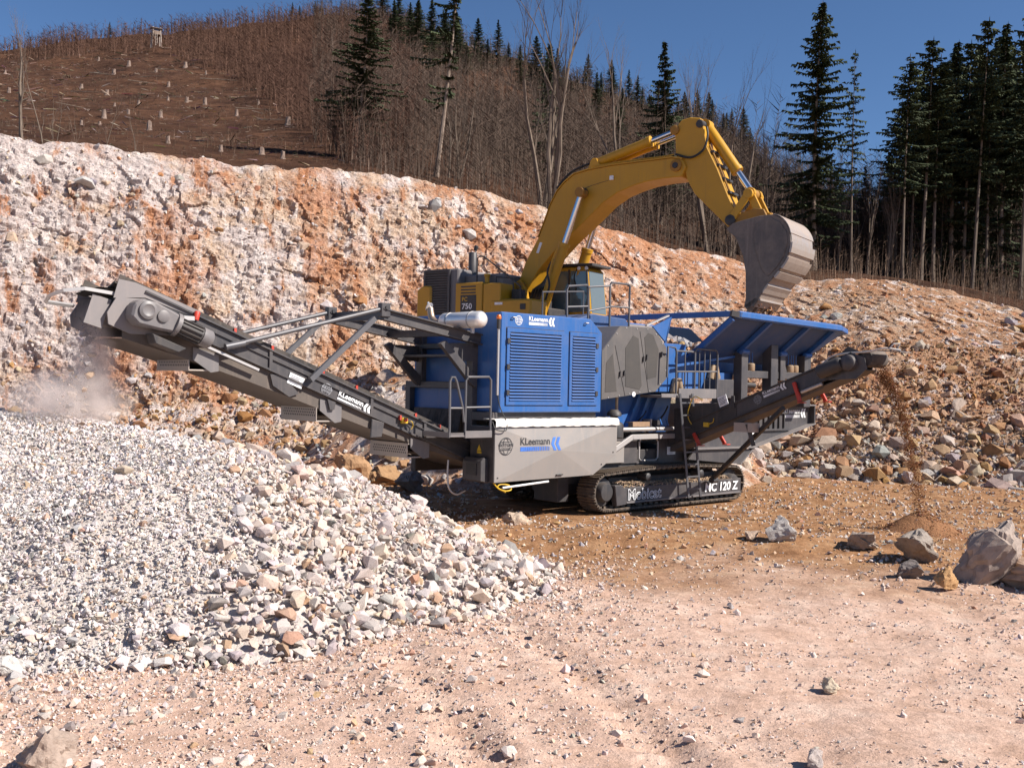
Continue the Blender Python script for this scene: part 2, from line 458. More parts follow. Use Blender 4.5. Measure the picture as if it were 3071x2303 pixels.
def face_xyz(a, t):
    """quarry face: a = azimuth as x/y seen from the floor, t = 0 foot .. .3 top of talus .. 1 rim .. 1.15 behind the rim"""
    a = np.asarray(a, float); t = np.asarray(t, float)
    aw = a + (fbm(a * 30, t * 0 + 3., o=2) - .5) * .01
    Dr, Dm, Df = np.interp(aw, AC, RIM_D), np.interp(aw, AC, MID_D), np.interp(aw, AC, FOOT_D)
    zm = np.interp(aw, AC, MID_Z); zr = CAM_H + ip(a, RIM) * Dr
    zr = zr + (fbm(a * 45, a * 0 + 8., o=4) - .5) * .34
    s1 = np.clip(t / .3, 0, 1); s2 = np.clip((t - .3) / .7, 0, 1); s3 = np.clip((t - 1) / .15, 0, 1)
    bul = np.sin(s2 * math.pi)
    left = 1 - sstep(-.02, .24, a)
    D = Df + (Dm - Df) * s1 + (Dr - Dm) * (s2 ** 1.25) + 4.0 * s3
    z = -.25 + (zm + .25) * (s1 ** 1.1) + (zr - zm) * (s2 ** (.92 + .25 * (1 - left))) - .35 * s3 - .12 * np.exp(-((t - 1) / .03) ** 2) * 0
    X, Y, Z = a * D, D, z
    # relief: broad buttresses, vertical drill ribs, blocky fractures, fine breakage
    w = sstep(.0, .12, t) * (1 - .6 * s3)
    big = (fbm(X * .22, Z * .16, Y * 0 + 2, o=3) - .5) * 1.7
    ribs = (fbm(X * 1.5, Z * .12, o=3) - .5) * .5
    f1, f2, rid, ox, oz = worley(X * 1.15 + Z * .12, Z * .95 + X * .25, Y * .6, True)
    blk = (rid - .5) * .30 + ox * (np.mod(rid * 17.3, 1) - .5) * .55 + oz * (np.mod(rid * 41.7, 1) - .35) * .6
    g1, g2, gid, ox, oz = worley(X * 3.2 + 4, Z * 3.0 + X * .7, Y * 1.6, True)
    blk2 = (gid - .5) * .16 + ox * (np.mod(gid * 17.3, 1) - .5) * .26 + oz * (np.mod(gid * 41.7, 1) - .35) * .28
    fine = (fbm(X * 4, Z * 7, Y * 3, o=4) - .5) * .20
    talus = 1 - sstep(.25, .42, t)
    amp = w * (left * 1. + (1 - left) * .45) * (1 - .75 * sstep(.86, 1.0, t))
    d = (big * .42 + ribs * left * .8) * amp + (blk * .34 + blk2 * .48) * amp * (1 - .5 * talus) + fine * (.5 + .5 * amp) * .8 + (fbm(X * 9, Z * 11, Y * 6, o=2) - .5) * .13 * amp
    nx, ny = -a / np.sqrt(1 + a * a), -1 / np.sqrt(1 + a * a)
    return np.stack([X + nx * d, Y + ny * d, Z + d * .18 + fine * .3 + (blk2 * .5) * amp], -1)

def hill_xyz(a, t):
    a = np.asarray(a, float); t = np.asarray(t, float)
    D0 = np.interp(a, AC, RIM_D) + 3.2
    right = sstep(.2, .3, a)
    D1 = 235 - 95 * right
    D = D0 + (D1 - D0) * (t ** 1.5)
    e0 = ip(a, RIM) - .012; e1 = ip(a, RIDGE)
    tt = np.clip(t, 0, 1)
    e = e0 + (e1 - e0) * (tt ** 1.05) - np.clip(t - 1, 0, 1) * .2
    z = CAM_H + e * D + (fbm(a * D * .11, D * .11, o=5) - .5) * (.5 + 2.6 * tt)
    return np.stack([a * D, D, z], -1)

# ------------------------------------------------------------------ ground
def ground_mat():
    m, nt, b = new_mat('quarry_floor')
    g = N(nt, 'ShaderNodeNewGeometry'); pos = g.outputs['Position']
    n1 = noise_node(nt, .45, 5, pos); n2 = noise_node(nt, 2.4, 6, pos, .65); n3 = noise_node(nt, 11, 6, pos, .7); n4 = noise_node(nt, 60, 4, pos, .7)
    pale = ramp(nt, n2.outputs[0], [(.25, (.44, .28, .20)), (.5, (.58, .395, .305)), (.75, (.66, .50, .405))])
    brown = ramp(nt, n2.outputs[0], [(.25, (.17, .078, .036)), (.5, (.33, .175, .088)), (.78, (.47, .30, .175))])
    sep = N(nt, 'ShaderNodeSeparateXYZ'); nt.links.new(pos, sep.inputs[0])
    # churned, rusty subsoil lies round the machine; dry pale dust covers the yard in front of it
    mr = N(nt, 'ShaderNodeMapRange'); mr.inputs[1].default_value = 11.2; mr.inputs[2].default_value = 14.2
    ad = N(nt, 'ShaderNodeMath', operation='MULTIPLY_ADD'); ad.inputs[1].default_value = 7.; nt.links.new(n1.outputs[0], ad.inputs[0])
    of = N(nt, 'ShaderNodeMath', operation='SUBTRACT'); of.inputs[1].default_value = 3.5; nt.links.new(sep.outputs[1], ad.inputs[2]); nt.links.new(ad.outputs[0], of.inputs[0])
    nt.links.new(of.outputs[0], mr.inputs[0])
    c = mixc(nt, mr.outputs[0], pale.outputs[0], brown.outputs[0])
    spk = ramp(nt, n3.outputs[0], [(.3, .74), (.55, 1.), (.8, 1.2)])
    c = mixc(nt, 1., c, spk.outputs[0], 'MULTIPLY')
    sp2 = ramp(nt, n4.outputs[0], [(.3, .8), (.6, 1.08)])
    c = mixc(nt, 1., c, sp2.outputs[0], 'MULTIPLY')
    nt.links.new(c, b.inputs['Base Color']); b.inputs['Roughness'].default_value = .95; b.inputs['Specular IOR Level'].default_value = .1
    bp = N(nt, 'ShaderNodeBump'); bp.inputs['Strength'].default_value = .55; bp.inputs['Distance'].default_value = .06
    nt.links.new(n3.outputs[0], bp.inputs['Height'])
    bp2 = N(nt, 'ShaderNodeBump'); bp2.inputs['Strength'].default_value = .5; bp2.inputs['Distance'].default_value = .015
    nt.links.new(n4.outputs[0], bp2.inputs['Height']); nt.links.new(bp.outputs[0], bp2.inputs['Normal']); nt.links.new(bp2.outputs[0], b.inputs['Normal'])
    return m
GM = ground_mat()
aa = np.sinh(np.linspace(-1.6, 1.6, 350)) / math.sinh(1.6) * 1.7
dd = np.exp(np.linspace(math.log(3.0), math.log(40), 400))
A, D = np.meshgrid(aa, dd)
G = np.stack([A * D, D, ground_h(A * D, D)], -1)
tag(obj('ground', grid_mesh('ground', G, GM)), kind='structure')
bx = MB().add([(-900, -300, -.9), (900, -300, -.9), (900, 900, -.9), (-900, 900, -.9)], [(0, 1, 2, 3)])
tag(bx.build('terrain', GM), kind='structure')
xs, ys = np.meshgrid(np.linspace(-40, 40, 60), np.linspace(-25, 3.2, 24))
tag(obj('yard', grid_mesh('yard', np.stack([xs, ys, ground_h(xs, ys) - .02], -1), GM)), kind='structure')

# ------------------------------------------------------------------ quarry face
def face_mat():
    m, nt, b = new_mat('limestone_face')
    g = N(nt, 'ShaderNodeNewGeometry'); pos = g.outputs['Position']
    mp = N(nt, 'ShaderNodeMapping'); mp.inputs['Scale'].default_value = (1.25, 1.25, .13); nt.links.new(pos, mp.inputs[0])      # streaks run down the face
    mb = N(nt, 'ShaderNodeMapping'); mb.inputs['Rotation'].default_value = (0, R(-18), 0); mb.inputs['Scale'].default_value = (.45, .5, 1.0); nt.links.new(pos, mb.inputs[0])   # bedding
    ns = noise_node(nt, 1.3, 6, mp.outputs[0], .65); nb = noise_node(nt, 1.0, 6, mb.outputs[0], .65)
    np_ = noise_node(nt, .30, 6, pos, .68); nf = noise_node(nt, 4.5, 7, pos, .72); ng = noise_node(nt, 17, 5, pos, .7)
    sep = N(nt, 'ShaderNodeSeparateXYZ'); nt.links.new(pos, sep.inputs[0])
    grey = ramp(nt, nf.outputs[0], [(.28, (.26, .21, .20)), (.42, (.50, .415, .385)), (.7, (.71, .605, .56))])
    tan = ramp(nt, nf.outputs[0], [(.25, (.24, .14, .09)), (.45, (.50, .355, .26)), (.75, (.67, .535, .43))])
    rust = ramp(nt, nf.outputs[0], [(.25, (.23, .085, .04)), (.55, (.48, .22, .11)), (.8, (.62, .36, .22))])
    # rock turns from grey-white marble on the left to iron-stained limestone on the right
    mx = N(nt, 'ShaderNodeMapRange'); mx.inputs[1].default_value = -16; mx.inputs[2].default_value = 4; mx.inputs[3].default_value = -.11; mx.inputs[4].default_value = .2
    nt.links.new(sep.outputs[0], mx.inputs[0])
    a1 = N(nt, 'ShaderNodeMath', operation='ADD'); nt.links.new(nb.outputs[0], a1.inputs[0]); nt.links.new(mx.outputs[0], a1.inputs[1])
    f1 = ramp(nt, a1.outputs[0], [(.46, 0.), (.58, 1.)])
    c = mixc(nt, f1.outputs[0], grey.outputs[0], tan.outputs[0])
    a2 = N(nt, 'ShaderNodeMath', operation='MULTIPLY_ADD'); a2.inputs[1].default_value = .45; nt.links.new(mx.outputs[0], a2.inputs[0]); nt.links.new(np_.outputs[0], a2.inputs[2])
    f2 = ramp(nt, a2.outputs[0], [(.49, 0.), (.60, .8)])
    c = mixc(nt, f2.outputs[0], c, rust.outputs[0])
    # deeply weathered, earthy ground right of the machine
    my = N(nt, 'ShaderNodeMapRange'); my.inputs[1].default_value = 7; my.inputs[2].default_value = 13; my.inputs[4].default_value = .62; nt.links.new(sep.outputs[0], my.inputs[0])
    earth = ramp(nt, nf.outputs[0], [(.25, (.15, .075, .04)), (.5, (.34, .20, .115)), (.78, (.52, .37, .26))])
    c = mixc(nt, my.outputs[0], c, earth.outputs[0])
    f3 = ramp(nt, ns.outputs[0], [(.54, 0.), (.64, .8)])
    c = mixc(nt, f3.outputs[0], c, (.74, .655, .61))
    f4 = ramp(nt, ns.outputs[0], [(.36, .9), (.45, 0.)])
    c = mixc(nt, f4.outputs[0], c, rust.outputs[0])
    sp = ramp(nt, ng.outputs[0], [(.30, .40), (.45, .92), (.75, 1.25)])  # dark speckle paints the shade of small pits into the rock colour
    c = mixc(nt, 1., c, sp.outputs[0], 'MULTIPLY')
    nt.links.new(c, b.inputs['Base Color']); b.inputs['Roughness'].default_value = .95; b.inputs['Specular IOR Level'].default_value = .1
    vo = N(nt, 'ShaderNodeTexVoronoi'); vo.inputs['Scale'].default_value = 3.2; nt.links.new(pos, vo.inputs['Vector'])
    bp = N(nt, 'ShaderNodeBump'); bp.inputs['Strength'].default_value = .9; bp.inputs['Distance'].default_value = .16; nt.links.new(nf.outputs[0], bp.inputs['Height'])
    b2 = N(nt, 'ShaderNodeBump'); b2.inputs['Strength'].default_value = .8; b2.inputs['Distance'].default_value = .05; nt.links.new(ng.outputs[0], b2.inputs['Height'])
    nt.links.new(bp.outputs[0], b2.inputs['Normal']); nt.links.new(b2.outputs[0], b.inputs['Normal'])
    return m
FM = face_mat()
ta = np.concatenate([np.linspace(0, .3, 60), np.linspace(.3, 1, 215)[1:], np.linspace(1, 1.15, 14)[1:]])
A, T = np.meshgrid(np.concatenate([np.linspace(-.82, -.56, 50), np.linspace(-.56, .56, 640)[1:-1], np.linspace(.56, .82, 50)]), ta)
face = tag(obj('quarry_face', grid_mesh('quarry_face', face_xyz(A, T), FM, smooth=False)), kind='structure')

# bench of broken rock the excavator stands on
def bench_h(x, y):
    lx = (x - .35) * .829 - (y - 30.44) * -.559 * -1; 
    d = np.hypot(np.clip(np.abs((x - .35) * .829 - (y - 30.44) * .559) - 1.2, 0, None), ((x - .35) * .559 + (y - 30.44) * .829))
    h = 2.60 - np.clip(d - 2.9, 0, None) * .80
    return h + sstep(2.6, 3.4, d) * ((fbm(x, y, o=4, s=.8) - .5) * .7)
xs, ys = np.meshgrid(np.linspace(-8, 9, 150), np.linspace(23.5, 38, 130))
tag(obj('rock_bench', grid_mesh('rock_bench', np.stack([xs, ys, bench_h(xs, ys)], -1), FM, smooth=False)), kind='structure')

# ------------------------------------------------------------------ hillside
def hill_mat():
    m, nt, b = new_mat('hillside_soil')
    g = N(nt, 'ShaderNodeNewGeometry'); pos = g.outputs['Position']
    mp = N(nt, 'ShaderNodeMapping'); mp.inputs['Scale'].default_value = (.8, .8, 1.); nt.links.new(pos, mp.inputs[0])
    n1 = noise_node(nt, .10, 6, mp.outputs[0], .7); n2 = noise_node(nt, .55, 9, mp.outputs[0], .8)
    c = ramp(nt, n2.outputs[0], [(.30, (.026, .016, .012)), (.46, (.065, .038, .027)), (.62, (.115, .068, .046)), (.80, (.22, .145, .105))])
    d = ramp(nt, n1.outputs[0], [(.35, (.8, .72, .7)), (.65, (1.3, 1.1, .95))])
    nt.links.new(mixc(nt, 1., c.outputs[0], d.outputs[0], 'MULTIPLY'), b.inputs['Base Color'])
    b.inputs['Roughness'].default_value = 1.; b.inputs['Specular IOR Level'].default_value = .05
    bp = N(nt, 'ShaderNodeBump'); bp.inputs['Strength'].default_value = .8; bp.inputs['Distance'].default_value = .5
    nt.links.new(n2.outputs[0], bp.inputs['Height']); nt.links.new(bp.outputs[0], b.inputs['Normal'])
    return m
A, T = np.meshgrid(np.linspace(-.82, .82, 260), np.concatenate([np.linspace(0, 1, 130), [1.08, 1.3]]))
tag(obj('hillside', grid_mesh('hillside', hill_xyz(A, T), hill_mat())), kind='structure')

# ------------------------------------------------------------------ heap of crushed stone under the main conveyor
pile = empty('stone_pile', (-5.5, 13.5, 0), 0, 'wide white heap of crushed limestone below the long left conveyor', 'stone pile')
def rel(o, root):           # keep world coordinates under a shifted root
    o.location = Vector(o.location) - Vector(root.location); return o
xs, ys = np.meshgrid(np.linspace(-16, 3.2, 170), np.linspace(7.2, 19, 120))
H0 = pile_h(xs, ys) - .03
pm = stone_mat('pile_fines', (.62, .56, .52), .8, 14)
core = obj('pile_core', grid_mesh('pile_core', np.stack([xs, ys, np.maximum(H0, -.5)], -1), pm, True, np.ones((xs.size, 3))), None, pile); rel(core, pile)

def sample(n, x0, x1, y0, y1): return rng.uniform(x0, x1, n), rng.uniform(y0, y1, n)
def sizes(n, lo, hi, p=2.2): return lo * (1 - rng.random(n) * (1 - (lo / hi) ** p)) ** (-1 / p)

x, y = sample(200000, -13.5, 1.6, 7.6, 16.2)
h = pile_h(x, y); gh = ground_h(x, y)
vis = (h > gh - .02) & (x / y > -.62) & (y < 15.6)
x, y, h = x[vis], y[vis], h[vis]
# coarse stones roll to the foot and to the right-hand flank
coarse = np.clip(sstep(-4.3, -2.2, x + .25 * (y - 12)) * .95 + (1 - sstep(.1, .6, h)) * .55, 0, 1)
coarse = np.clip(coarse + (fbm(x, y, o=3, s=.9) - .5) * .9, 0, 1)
s = sizes(len(x), .0145, .075, 2.5) * (1 + 1.9 * coarse * coarse)
keep = rng.random(len(x)) < np.clip(.95 - .72 * coarse, .12, 1) * np.clip(.0026 / (s * s + .0011), .10, 1)
x, y, h, s, coarse = x[keep], y[keep], h[keep], s[keep], coarse[keep]
if len(x) > 36500:
    q = rng.permutation(len(x))[:36500]; x, y, h, s, coarse = x[q], y[q], h[q], s[q], coarse[q]
nx_ = 420; X2, Y2 = sample(6000, -4.6, 1.2, 8.2, 14); H2 = pile_h(X2, Y2); ok = (H2 > ground_h(X2, Y2) - .02) & (rng.random(6000) < .25 + .75 * sstep(-3.6, -2.2, X2)) & (fbm(X2, Y2, o=2, s=.8) > .42)
X2, Y2, H2 = X2[ok][:nx_], Y2[ok][:nx_], H2[ok][:nx_]; S2 = sizes(len(X2), .055, .13, 2.4)
x, y, h, s, coarse = np.r_[x, X2], np.r_[y, Y2], np.r_[h, H2], np.r_[s, S2], np.r_[coarse, np.ones(len(X2))]
C = palette(len(x), *PALE)
C = C * (1 - coarse[:, None] * np.array([.10, .16, .21]))  # gully shading of the right flank painted into coarse stones, darker and warmer
P = np.stack([x, y, h + s * .35], -1)
order = np.argsort(-s / y)
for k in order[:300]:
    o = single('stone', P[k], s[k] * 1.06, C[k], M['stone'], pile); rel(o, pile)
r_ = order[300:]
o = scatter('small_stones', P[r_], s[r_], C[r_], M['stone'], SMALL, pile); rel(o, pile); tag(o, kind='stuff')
print('pile stones', len(x))

# ------------------------------------------------------------------ loose stones on the quarry floor
def floor_mask(x, y):
    nearpile = 1 - sstep(-.02, .75, ground_h(x, y) - pile_h(x, y))
    patch = sstep(.40, .66, fbm(x + 60, y, o=4, s=.55))
    churn = sstep(12.0, 14.0, y) * .55
    right = sstep(3.2, 5.2, x - .15 * y) * .45
    left = (1 - sstep(-2.2, .2, x)) * (.45 + .75 * (1 - sstep(8.5, 10.5, y)))
    return np.clip(.05 + .42 * patch + nearpile * .9 + churn + right + left, 0, 1)
x, y = sample(1200000, -16, 17, 4.2, 27); s = sizes(len(x), .0075, .07, 2.3) * (.72 + .022 * y)
ok = (np.abs(x / y) < .6) & (s > .0012 * y); x, y, s = x[ok], y[ok], s[ok]
ok = (pile_h(x, y) < ground_h(x, y) + .03)
x, y, s = x[ok], y[ok], s[ok]
keep = (rng.random(len(x)) < floor_mask(x, y) * np.clip(.62 - .014 * y, .18, 1))
x, y, s = x[keep], y[keep], s[keep]
if len(x) > 40000: x, y, s = x[:40000], y[:40000], s[:40000]
lx = (x + 1.1475) * .7431 + (y - 18.78) * .6691; ly = -(x + 1.1475) * .6691 + (y - 18.78) * .7431
ok = ~((lx > 1.8) & (lx < 7.5) & (np.abs(ly) < 1.65)); x, y, s = x[ok], y[ok], s[ok]
warm = sstep(11, 15, y + 3 * (fbm(x, y, o=2, s=.4) - .5))[:, None]
C = palette(len(x), *PALE) * np.array([.93, .86, .80]) * (1 - warm) + palette(len(x), *WARM) * 1.1 * warm
P = np.stack([x, y, ground_h(x, y) + s * .25], -1)
def more(n, x0, x1, y0, y1, lo, hi, p, den):
    global x, y, s, C, P
    X2, Y2 = sample(n, x0, x1, y0, y1); S2 = sizes(n, lo, hi, p); ok = (pile_h(X2, Y2) < ground_h(X2, Y2) + .04) & (np.abs(X2 / Y2) < .58) & (rng.random(n) < den(X2, Y2)) & (S2 > .0010 * Y2)
    X2, Y2, S2 = X2[ok], Y2[ok], S2[ok]; C2 = palette(len(X2), *PALE) * np.array([.92, .84, .78])
    x, y, s, C = np.r_[x, X2], np.r_[y, Y2], np.r_[s, S2], np.r_[C, C2]; P = np.r_[P, np.stack([X2, Y2, ground_h(X2, Y2) + S2 * .2], -1)]
more(60000, -7, 1.8, 6.2, 13.5, .010, .06, 2.1, lambda X, Y: .55 * np.exp(-np.clip(ground_h(X, Y) - pile_h(X, Y), 0, 9) / .16))
# run-out of the pile over the lower left yard, and grit patches in the right foreground
more(19000, -5.8, .6, 5.8, 10.8, .009, .062, 2.1, lambda X, Y: np.clip(1.15 - sstep(-2.8, .4, X) * 1.05, 0, 1) * (.3 + .7 * sstep(.35, .6, fbm(X + 8, Y, o=3, s=.9))))
more(26000, -.6, 7.5, 5.8, 12.5, .0065, .030, 2.4, lambda X, Y: sstep(.42, .66, fbm(X + 80, Y * 1.6, o=4, s=.6)))
order = np.argsort(-s / y); big, small = order[:110], order[110:]
tag(scatter('gravel', P[small], s[small], C[small], M['stone'], SMALL), 'fine loose gravel strewn over the quarry floor', 'gravel', kind='stuff')
for k in big:
    px, py = x[k], y[k]
    side = 'left' if px / py < -.17 else ('right' if px / py > .2 else 'middle')
    dist = 'close in front' if py < 9 else ('on the open yard' if py < 13.5 else 'on churned ground near the crusher')
    tone = 'pale' if C[k].mean() > .48 else ('tan' if C[k][0] > C[k][2] * 1.35 else 'grey')
    o = single('loose_stone', P[k], s[k] * 1.1, C[k], M['stone'])
    tag(o, f'small {tone} loose stone {dist}, {side} of picture', 'stone', f'loose {tone} stones {dist}, {side}')
print('gravel', len(x))

# boulders that stand out one by one
def floor_z(x, y): return float(ground_h(np.array([x]), np.array([y]))[0])
BOULD = [  # x, y, size, flattening, colour, rotation, label
    (6.05, 12.9, .46, (.8, .8, 1.35), (.38, .31, .27), (.15, .75, .3), 'tall jagged pale boulder leaning at the right edge, largest on the floor'),
    (6.6, 12.6, .50, (1.3, .8, .7), (.50, .36, .27), (.1, .25, 2.2), 'tan slab propped against the tall jagged boulder at the right edge'),
    (5.62, 14.1, .40, (1.1, .8, .75), (.33, .285, .25), (.3, .2, 1.1), 'dark brown blocky boulder left of the tall jagged one'),
    (5.05, 14.75, .30, (1.3, .9, .55), (.40, .33, .28), (.1, .1, 2.0), 'low brown boulder beside the fresh soil heap'),
    (5.28, 12.35, .17, (.9, .8, 1.2), (.56, .34, .17), (.2, .3, .6), 'small orange pointed boulder at the foot of the tall jagged one'),
    (5.05, 12.9, .19, (1.1, .9, .8), (.22, .19, .18), (.2, .1, 2.9), 'dark boulder in the shadow below the tall jagged one'),
    (6.1, 11.6, .24, (1.2, .9, .7), (.30, .30, .32), (.3, .2, 1.9), 'bluish grey boulder in front of the tan slab at right'),
    (3.95, 14.9, .27, (1.1, .85, .95), (.46, .43, .41), (.3, .4, .4), 'grey angular boulder alone left of the soil heap'),
    (3.55, 15.0, .14, (1, .9, .8), (.50, .38, .30), (.1, .4, 1.4), 'small tan boulder touching the grey angular one'),
    (-3.85, 7.05, .25, (1.25, .9, .75), (.60, .45, .33), (.2, .15, .5), 'tan flat-topped boulder at the lower left edge'),
    (-3.6, 6.55, .27, (1.3, .9, .6), (.62, .50, .42), (.1, .2, 2.5), 'pale sloping boulder in the lower left corner'),
    (-2.85, 6.35, .24, (1, .8, .9), (.46, .36, .30), (.5, .2, 1.2), 'split brown boulder cut by the lower left frame edge'),
    (-4.05, 8.35, .15, (1.1, .8, .75), (.70, .66, .62), (.1, .3, .2), 'white wedge-shaped boulder lying alone left of the pile foot'),
    (2.02, 6.62, .085, (1.1, .9, .95), (.52, .45, .42), (.2, .5, .8), 'grey rounded stone alone near the lower edge, centre right'),
    (2.62, 8.25, .095, (1.2, .85, .8), (.66, .55, .42), (.1, .2, .9), 'cream coloured stone alone on the smooth pink dust'),
    (-.98, 9.95, .12, (1.35, .8, .7), (.30, .29, .28), (.4, .1, .3), 'dark grey split stone in front of the pile tip'),
    (.12, 16.45, .24, (1.1, .9, .9), (.55, .43, .33), (.2, .3, .7), 'tan boulder on the spoil berm before the crawler track'),
    (-2.9, 24.2, .48, (1.3, .9, .7), (.36, .22, .12), (.2, .1, .9), 'large rusty boulder in shade under the main conveyor'),
    (-3.9, 25.4, .52, (1.1, .9, .8), (.42, .26, .15), (.4, .3, .1), 'large sunlit rusty boulder behind the main conveyor'),
    (-2.2, 22.9, .42, (1.2, .9, .7), (.30, .25, .23), (.1, .3, 2.), 'grey boulder on the shaded floor behind the conveyor tail'),
]
def rough_boulder(seed, mat):
    v, f = chunk(seed, 15, (1, 1, 1)); bm = bmesh.new()
    vs = [bm.verts.new(p) for p in v]
    for t in f: bm.faces.new([vs[i] for i in t])
    bmesh.ops.subdivide_edges(bm, edges=bm.edges[:], cuts=6, use_grid_fill=True)
    V = np.array([q.co[:] for q in bm.verts])
    f1, f2, rid = worley(V[:, 0] * 2.2 + seed, V[:, 1] * 2.2, V[:, 2] * 2.2)
    d = (fbm(V[:, 0] * 1.5 + seed, V[:, 1] * 1.5, V[:, 2] * 1.5, o=5) - .5) * .55 + (rid - .5) * .20
    n = V / np.linalg.norm(V, axis=1)[:, None]
    for q, p in zip(bm.verts, V + n * d[:, None]): q.co = p
    bmesh.ops.triangulate(bm, faces=bm.faces)
    me = bpy.data.meshes.new('boulder'); bm.to_mesh(me); bm.free(); me.shade_flat()
    a = me.attributes.new('col', 'FLOAT_COLOR', 'POINT'); a.data.foreach_set('color', np.ones(len(me.vertices) * 4, np.float32))
    me.materials.append(mat); return me
for i, (px, py, s, fl, c, rt, lab) in enumerate(BOULD):
    o = obj('boulder', rough_boulder(900 + i, M['rock'])); o.location = (px, py, floor_z(px, py) + s * fl[2] * .55)
    o.scale = [s * q for q in fl]; o.rotation_euler = rt; o.color = (*c, 1); tag(o, lab, 'boulder')

WARM2 = ([(.46, .37, .295), (.42, .285, .185), (.34, .195, .105), (.44, .40, .375), (.31, .29, .285)], [3, 2.4, 1.8, 2.2, 1.3])
# ------------------------------------------------------------------ blasted rubble along the foot of the face
def rubble(name, label, n, a0, a1, t0, t1, lo, hi, pal, top=300, bench=False, p=1.9, parts='rock'):
    if bench:
        x, y = sample(n, -6.5, 8, 24, 34); z = bench_h(x, y)
        ok = (z > -.1) & (z < 2.45); P = np.stack([x, y, z], -1)[ok]
        lx = (P[:, 0] + 1.1475) * .7431 + (P[:, 1] - 18.78) * .6691; ly = -(P[:, 0] + 1.1475) * .6691 + (P[:, 1] - 18.78) * .7431
        P = P[(ly > 2.0) | (lx > 10.9)]
    else:
        a = rng.uniform(a0, a1, n); t = t0 + (t1 - t0) * rng.random(n) ** 1.2
        P = face_xyz(a, t)
    s = sizes(len(P), lo, hi, p)
    if not bench: s = s * (1.25 - .5 * (t - t0) / (t1 - t0))
    P[:, 2] += s * .2
    C = palette(len(P), *pal)
    if not bench:      # fresh grey rock has rolled to the foot, iron-stained scree stays higher up
        up_ = sstep(.25, .6, (t - t0) / (t1 - t0) + rng.normal(0, .12, len(P)))[:, None]; C = C * (1 - up_) + palette(len(P), [(.37, .215, .12), (.43, .29, .19), (.29, .145, .07), (.40, .34, .30)], [3, 2, 1.6, .8]) * up_
    root = empty(name, P.mean(0) * np.array([1, 1, 0]), 0, label, 'rubble')
    order = np.argsort(-s / P[:, 1])
    for k in order[:top]: rel(single(parts, P[k], s[k], C[k], M['rock'], root), root)
    k = order[top:]
    o = scatter('small_rubble', P[k], s[k], C[k], M['rock'], SMALL, root); rel(o, root); tag(o, kind='stuff')
rubble('rubble_heap', 'steep heap of blasted tan and grey rock behind the hopper, right', 11000, .205, .62, .0, .31, .045, .40, WARM2, p=2.3)
rubble('rubble_heap', 'slope of rusty broken rock below the face, behind the main conveyor', 7500, -.5, .06, .0, .36, .04, .42, WARM, 240, p=2.2)
rubble('rubble_heap', 'broken rock banked up under the yellow excavator', 2600, 0, 0, 0, 0, .06, .5, WARM, 120, True)
# rocks that stick out of the face itself
a = rng.uniform(-.54, .54, 260); t = rng.uniform(.34, .97, 260); P = face_xyz(a, t); s = sizes(260, .10, .42, 2.0)
C = palette(260, [(.5, .46, .45), (.48, .36, .27), (.42, .22, .11), (.30, .28, .28)], [3, 2, 1, 1.2])
for k in range(260): single('rock', P[k] + np.array([0, .1 * s[k], 0]), s[k], C[k], M['rock'], face)
a = rng.uniform(-.54, .54, 6000); t = rng.uniform(.3, 1.01, 6000); P = face_xyz(a, t); s = sizes(6000, .03, .15, 2.2)
C = palette(6000, [(.55, .50, .48), (.52, .40, .30), (.46, .25, .13), (.30, .28, .28)], [3, 2.4, 1, .7])
o = scatter('chippings', P, s, C, M['rock'], SMALL, face); tag(o, kind='stuff')

# ------------------------------------------------------------------ trees
def bark(name, c, c2, s=5):
    m, nt, b = new_mat(name); tc = N(nt, 'ShaderNodeTexCoord')
    mp = N(nt, 'ShaderNodeMapping'); mp.inputs['Scale'].default_value = (1, 1, .25); nt.links.new(tc.outputs['Object'], mp.inputs[0])
    n = noise_node(nt, s, 5, mp.outputs[0], .7); r = ramp(nt, n.outputs[0], [(.3, c2), (.65, c)])
    nt.links.new(r.outputs[0], b.inputs['Base Color']); b.inputs['Roughness'].default_value = .95; b.inputs['Specular IOR Level'].default_value = .1
    return m
M['bark_sp'] = bark('spruce_bark', (.30, .235, .19), (.12, .085, .065))
M['bark_pale'] = bark('pale_bark', (.22, .172, .135), (.10, .074, .057))
M['bark_dark'] = bark('grey_bark', (.20, .155, .125), (.08, .058, .045))
def needle_mat():
    m, nt, b = new_mat('spruce_needles')
    at = N(nt, 'ShaderNodeAttribute', attribute_name='col'); nt.links.new(at.outputs['Color'], b.inputs['Base Color'])
    b.inputs['Roughness'].default_value = .75; b.inputs['Specular IOR Level'].default_value = .15
    return m
M['needle'] = needle_mat(); m, nt, b = new_mat('bare_twigs'); at = N(nt, 'ShaderNodeAttribute', attribute_name='col'); nt.links.new(at.outputs['Color'], b.inputs['Base Color']); b.inputs['Roughness'].default_value = .95; b.inputs['Specular IOR Level'].default_value = .05
M['twig'] = m

